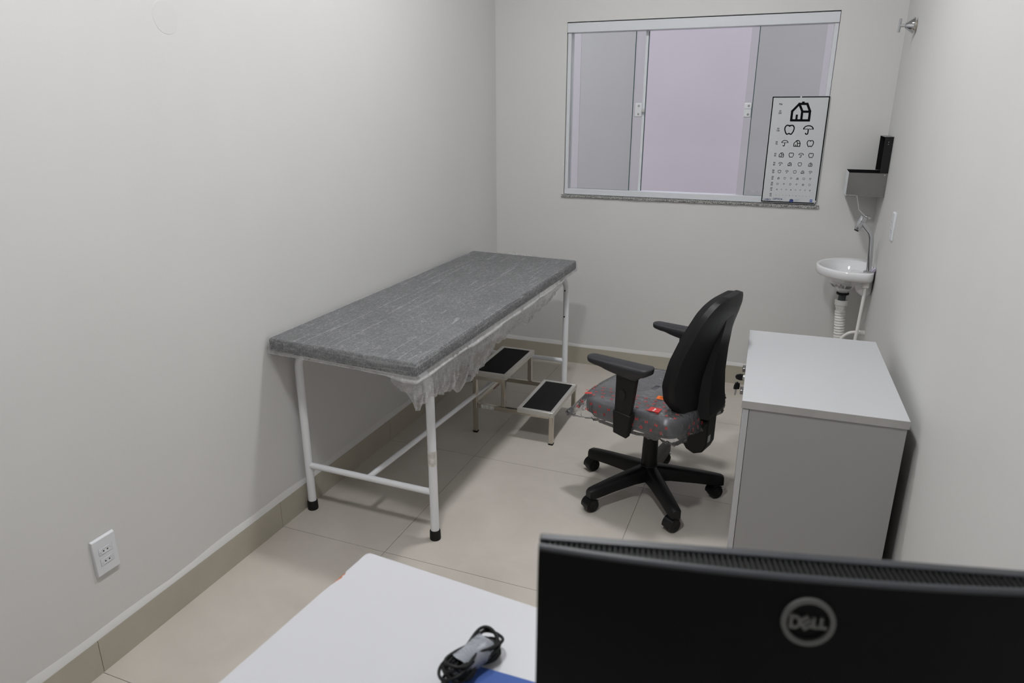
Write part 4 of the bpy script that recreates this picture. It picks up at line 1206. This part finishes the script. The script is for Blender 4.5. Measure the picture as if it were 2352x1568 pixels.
def make_drain():
    t = thing('drain_pipe', 'white corrugated drain hose with grey tailpiece under the wash basin', 'pipe', (2.03, -0.27, 0.2))
    def bl(b, n, m, p=t, **k): return b.build(n, m, p, world=True, **k)
    c = Vector((2.030, -0.270, 0))
    bl(B().lathe(c, (0, 0, 1), [(0.670, 0.030), (0.664, 0.031), (0.660, 0.028), (0.658, 0.020)], 24), 'drain_gasket', 'black_rubber')
    bl(B().cyl(c+Vector((0, 0, 0.600)), c+Vector((0, 0, 0.662)), 0.0185, n=24), 'tailpiece', 'pvc_grey')
    bl(B().lathe(c, (0, 0, 1), [(0.630, 0.024), (0.632, 0.029), (0.628, 0.031), (0.606, 0.031), (0.603, 0.026), (0.590, 0.025)], 26), 'hose_nut', 'pvc_white')
    # corrugated hose running down and into the wall
    path = bez([(2.030, -0.270, 0.594), (2.036, -0.270, 0.52), (2.043, -0.270, 0.44), (2.052, -0.270, 0.34), (2.075, -0.270, 0.27), (2.11, -0.270, 0.245), (2.147, -0.270, 0.240)], 26)
    # resample evenly
    L_ = [0]; 
    for p, q in zip(path[:-1], path[1:]): L_.append(L_[-1]+(q-p).length)
    tot = L_[-1]; N = int(tot/0.0026); out = []; rs = []
    j = 0
    for i in range(N+1):
        s = tot*i/N
        while j < len(L_)-2 and L_[j+1] < s: j += 1
        k = (s-L_[j])/max(1e-9, L_[j+1]-L_[j]); out.append(path[j].lerp(path[j+1], k))
        ph = (s % 0.0145)/0.0145
        rs.append(0.0225 if s < 0.016 else (0.0265-0.0040*(1 if ph < 0.30 else 0)))
    bl(B().tube(out, rs, 20), 'corrugated_hose', 'pvc_white', angle=60)
    t = thing('supply_hose', 'thin white water supply hose from the wall valve to the basin tap', 'hose', (2.112, -0.42, 0.25))
    def bl2(b, n, m, p=t, **k): return b.build(n, m, p, world=True, **k)
    bl2(B().tube(bez([(2.114, -0.425, 0.745), (2.110, -0.425, 0.62), (2.105, -0.425, 0.48), (2.095, -0.42, 0.36), (2.070, -0.40, 0.305), (2.045, -0.375, 0.33), (2.035, -0.36, 0.41), (2.052, -0.36, 0.458), (2.080, -0.37, 0.488), (2.108, -0.385, 0.500)], 8), 0.0078, 12), 'hose_tube', 'pvc_white')
    bl2(B().lathe((2.1145, -0.425, 0.737), (0, 0, 1), [(0, 0.012), (0.003, 0.0155), (0.026, 0.0155), (0.030, 0.017), (0.034, 0.017)], 8), 'hose_nut', 'pvc_white')
    o = B().lathe((2.104, -0.385, 0.500), (1, 0, 0.0), [(0, 0.010), (0.002, 0.014), (0.018, 0.014), (0.019, 0.0115), (0.040, 0.0125), (0.043, 0.016)], 10).build('wall_outlet_joint', 'pvc_white')
    tag(o, 'white plastic water connection joining the hose to the right wall', 'pipe joint')
make_drain()

# ------------------------------------------------------------------ paper towel dispenser
def make_dispenser():
    t = thing('towel_dispenser', 'stainless steel paper towel dispenser with its black lid open above the basin', 'dispenser', (2.148, -0.14, 1.155))
    def bl(b, n, m, p=t, **k): return b.build(n, m, p, world=True, **k)
    x0, x1, y0, y1, z0, z1, th = 1.977, RW-0.001, -0.252, -0.025, 1.152, 1.266, 0.002
    bl(B().box(x0, x1, y0, y0+th, z0+0.006, z1), 'front_plate', 'steel_brushed')
    bl(B().box(x0, x0+th, y0+th, y1, z0, z1+0.0), 'side_plate', 'white_aluminium')
    bl(B().box(x0+th, x1, y1-th, y1, z0, z1), 'rear_plate', 'black_gloss')
    bl(B().box(x0+th, x1, y0+th, y1-th, z0, z0+th), 'bottom_plate', 'steel_brushed')
    bl(B().box(x1-th, x1, y0+th, y1-th, z0+th, z1), 'wall_plate', 'black_gloss')
    bl(B().box(x0+th, x1-th, y0+th, y0+th+0.001, z0+th, z1-0.001), 'inner_lining', 'black_gloss')
    bl(B().box(x0+th, x0+th+0.001, y0+th+0.001, y1-th, z0+th, z1-0.001), 'inner_lining', 'black_gloss')
    bl(B().box(x0, x1, y0-0.0035, y0, z0, z0+0.007), 'bottom_lip', 'steel_brushed', bevel=0.001)
    bl(B().lathe((x1-0.012, y0, z1-0.008), (0, -1, 0), [(0, 0.004), (0.0015, 0.0036), (0.002, 0.001)], 12), 'hinge_screw', 'chrome')
    # lid: shallow tray standing up against the wall
    lx0, lx1, lz0, lz1 = 2.112, RW-0.001, z1+0.001, 1.436
    ly0, ly1 = y0-0.006, y1
    lid = bl(B().box(lx1-0.002, lx1, ly0, ly1, lz0, lz1), 'lid', 'black_gloss')
    bl(B().box(lx0, lx1-0.002, ly0, ly0+0.0018, lz0, lz1), 'lid_side', 'black_gloss', lid)
    bl(B().box(lx0, lx1-0.002, ly1-0.0018, ly1, lz0, lz1), 'lid_side', 'black_gloss', lid)
    bl(B().box(lx0, lx1-0.002, ly0+0.0018, ly1-0.0018, lz1-0.0018, lz1), 'lid_front', 'steel_brushed', lid)
    for z in (1.402, 1.412): bl(B().cyl((2.128, ly0-0.0006, z), (2.128, ly0+0.001, z), 0.0016, n=8), 'rivet', 'chrome', lid)
make_dispenser()

# ------------------------------------------------------------------ chrome stop valve high on the wall
def make_valve():
    t = thing('stop_valve', 'chrome stop valve with cone cover and bar handle high on the right wall', 'valve', (RW, -0.38, 1.908))
    def bl(b, n, m='chrome', p=t, **k): return b.build(n, m, p, world=True, **k)
    y, z = -0.38, 1.908
    bl(B().cyl((RW-0.0005, y, z), (RW-0.010, y, z), 0.021, n=24), 'wall_sleeve', 'steel_tube')
    bl(B().lathe((RW-0.008, y, z), (-1, 0, 0.03), [(0, 0.026), (0.001, 0.0335), (0.004, 0.0335), (0.034, 0.0125), (0.036, 0.010)], 36), 'cone_cover')
    bl(B().cyl((RW-0.042, y, z+0.001), (RW-0.063, y, z+0.0015), 0.0065, n=16), 'valve_stem')
    bl(B().tube([(RW-0.065, y-0.004, z+0.030), (RW-0.066, y+0.004, z-0.026)], 0.0055, 12), 'bar_handle')
make_valve()

# ------------------------------------------------------------------ eye chart
def make_chart():
    Wc, Hc = 0.280, 0.546
    t = thing('eye_chart', 'white pictorial eye chart with house, apple and umbrella symbols leaning on the window', 'eye chart', (1.7155, -0.012, 1.079))
    t.rotation_euler = (math.radians(-0.6), 0, 0)
    th = 0.003
    # board with a clipped lower right corner; local x right, z up, front at y=-th
    M = Matrix(((1, 0, 0, 0), (0, 0, -1, 0), (0, 1, 0, 0), (0, 0, 0, 1)))   # (x, y, z) -> (x, -z, y)
    hw = Wc/2
    c = 0.010
    pts = [(-hw, 0), (hw-c, 0), (hw, c*1.8), (hw, Hc), (-hw, Hc)]
    bd = B().prism(pts, 0, th, M).build('board', 'chart_white', t, smooth=False)
    z0, z1 = th+0.0001, th+0.0005
    def Pm(u, v): return (-hw+Wc*u, Hc*(1-v))
    b = B(); lw = 0.0054; e = 0.0040
    b.ribbon([(-0.004, Hc-e), (-hw+e, Hc-e), (-hw+e, e), (hw-c, e)], lw, z0, z1, M)
    b.ribbon([(0.004, Hc-e), (hw-e, Hc-e), (hw-e, c*1.8)], lw, z0, z1, M)
    b.build('border', 'print_black', bd, smooth=False)
    def house(b, cx, cy, s):
        def q(x, y): return (cx+x*s, cy+y*s)
        w_ = s*0.12; k = 0.045
        b.ribbon([q(-.45, -.45), q(-.45, .02), q(-.13, .40), q(.27, .40), q(.45, .02), q(.45, -.45)], w_, z0, z1, M, closed=True)
        b.ribbon([q(-.13, .40), q(.06, .02), q(.06, -.45)], w_, z0, z1, M)
        b.ribbon([q(.06, .0), q(.45, .0)], w_, z0, z1, M)
        b.ribbon([q(-.19, -.45), q(-.19, -.15)], w_*0.9, z0, z1, M)
        b.ribbon([q(.06, .40), q(.06, .52)], w_*1.1, z0, z1, M)
    def apple(b, cx, cy, s):
        def q(x, y): return (cx+x*s, cy+y*s)
        pts = [(0, .36), (.12, .44), (.30, .44), (.44, .28), (.46, .04), (.38, -.22), (.24, -.44), (.12, -.44), (0, -.38), (-.12, -.44), (-.24, -.44), (-.38, -.22), (-.46, .04), (-.44, .28), (-.30, .44), (-.12, .44)]
        sm = bez([(p[0], p[1], 0) for p in pts+pts[:1]], 3)[:-1]
        b.ribbon([q(p.x, p.y) for p in sm], s*0.12, z0, z1, M, closed=True)
        b.ribbon([q(0, .36), q(.03, .50)], s*0.08, z0, z1, M)
    def umbrella(b, cx, cy, s):
        def q(x, y): return (cx+x*s, cy+y*s)
        arc = [(0.48*math.cos(a), .05+0.38*math.sin(a)) for a in [PI*i/12 for i in range(13)]]
        b.ribbon([q(*p) for p in arc], s*0.105, z0, z1, M)
        b.ribbon([q(*p) for p in ((-.48, .04), (-.36, .12), (-.24, .05), (-.12, .12), (0, .05), (.12, .12), (.24, .05), (.36, .12), (.48, .04))], s*0.06, z0, z1, M)
        b.ribbon([q(*p) for p in ((0, .08), (0, -.30), (-.03, -.41), (-.12, -.45), (-.21, -.41), (-.24, -.30))], s*0.115, z0, z1, M)
    H_, A_, U_ = house, apple, umbrella
    rows = [(0.140, 0.096, [(0.53, H_)]), (0.306, 0.049, [(0.365, A_), (0.695, U_)]), (0.431, 0.033, [(0.313, U_), (0.53, H_), (0.76, A_)]),
            (0.541, 0.0245, [(0.278, H_), (0.452, A_), (0.626, U_), (0.80, A_)]), (0.627, 0.0195, [(0.28, U_), (0.445, H_), (0.624, A_), (0.81, H_)]),
            (0.700, 0.0160, [(0.278, A_), (0.412, U_), (0.553, A_), (0.69, H_), (0.83, U_)]),
            (0.763, 0.0110, [(0.274, H_), (0.387, A_), (0.50, U_), (0.613, H_), (0.727, A_), (0.842, U_)]),
            (0.819, 0.0100, [(0.270, A_), (0.384, U_), (0.498, A_), (0.612, U_), (0.726, H_), (0.840, A_)]),
            (0.872, 0.0064, [(0.268+0.0845*i, f) for i, f in enumerate((H_, U_, A_, H_, A_, U_, A_, H_))]),
            (0.928, 0.0034, [(0.268+0.060*i, f) for i, f in enumerate((H_, U_, A_, U_, H_, A_, H_, U_, A_, H_, U_))])]
    for v, s, syms in rows:
        b = B()
        for u, f in syms:
            x, y = Pm(u, v); f(b, x, y, s)
        b.build('symbol_row', 'print_black', bd, smooth=False)
    b = B()
    def txt(s, u, v, size, al='CENTER'):
        x, y = Pm(u, v)
        text_mesh(b, s, size, M @ Matrix.Translation((x, y, th+0.0003)), al)
    txt('Pés', 0.163, 0.072, 0.012)
    for (v, *_), den in zip(rows, ('200', '100', '70', '50', '40', '30', '25', '20', '15', '10')):
        vv = v if den != '200' else 0.145
        txt('20', 0.165, vv-0.0095, 0.0110); txt(den, 0.165, vv+0.0100, 0.0110)
    b.build('acuity_numbers', 'print_black', bd, smooth=False)
    b = B(); txt('LABO-', 0.050, 0.974, 0.0140, 'LEFT'); txt('OPTICA', 0.214, 0.967, 0.0140, 'LEFT')
    b.build('brand_lettering', 'print_navy', bd, smooth=False)
    # small emblem, two lines of fine print, blue square with white band
    b = B(); x, y = Pm(0.555, 0.972)
    b.prism([(x+0.010*math.cos(a), y+0.006*math.sin(a)) for a in [2*PI*i/20 for i in range(20)]], z0, z1, M)
    b.build('emblem', 'print_navy', bd, smooth=False)
    b = B(); b.ribbon([(x-0.012, y-0.006), (x, y-0.0085), (x+0.012, y-0.004)], 0.003, z0, z1+0.0002, M); b.build('emblem_swoosh', 'print_blue', bd, smooth=False)
    b = B()
    for k in range(3):
        xx, yy = Pm(0.61, 0.964+k*0.008); b.ribbon([(xx, yy), (xx+0.026-0.004*k, yy)], 0.0016, z0, z1, M)
    b.build('fine_print', 'print_grey', bd, smooth=False)
    b = B(); x, y = Pm(0.905, 0.970); b.prism([(x-0.0065, y-0.0065), (x+0.0065, y-0.0065), (x+0.0065, y+0.0065), (x-0.0065, y+0.0065)], z0, z1, M)
    sq = b.build('blue_emblem', 'print_blue', bd, smooth=False)
    b = B(); b.ribbon([(x-0.0055, y+0.0003), (x+0.0055, y+0.0003)], 0.0022, z1, z1+0.0003, M); b.build('emblem_band', 'print_white', bd, smooth=False)
make_chart()

bpy.context.view_layer.update()
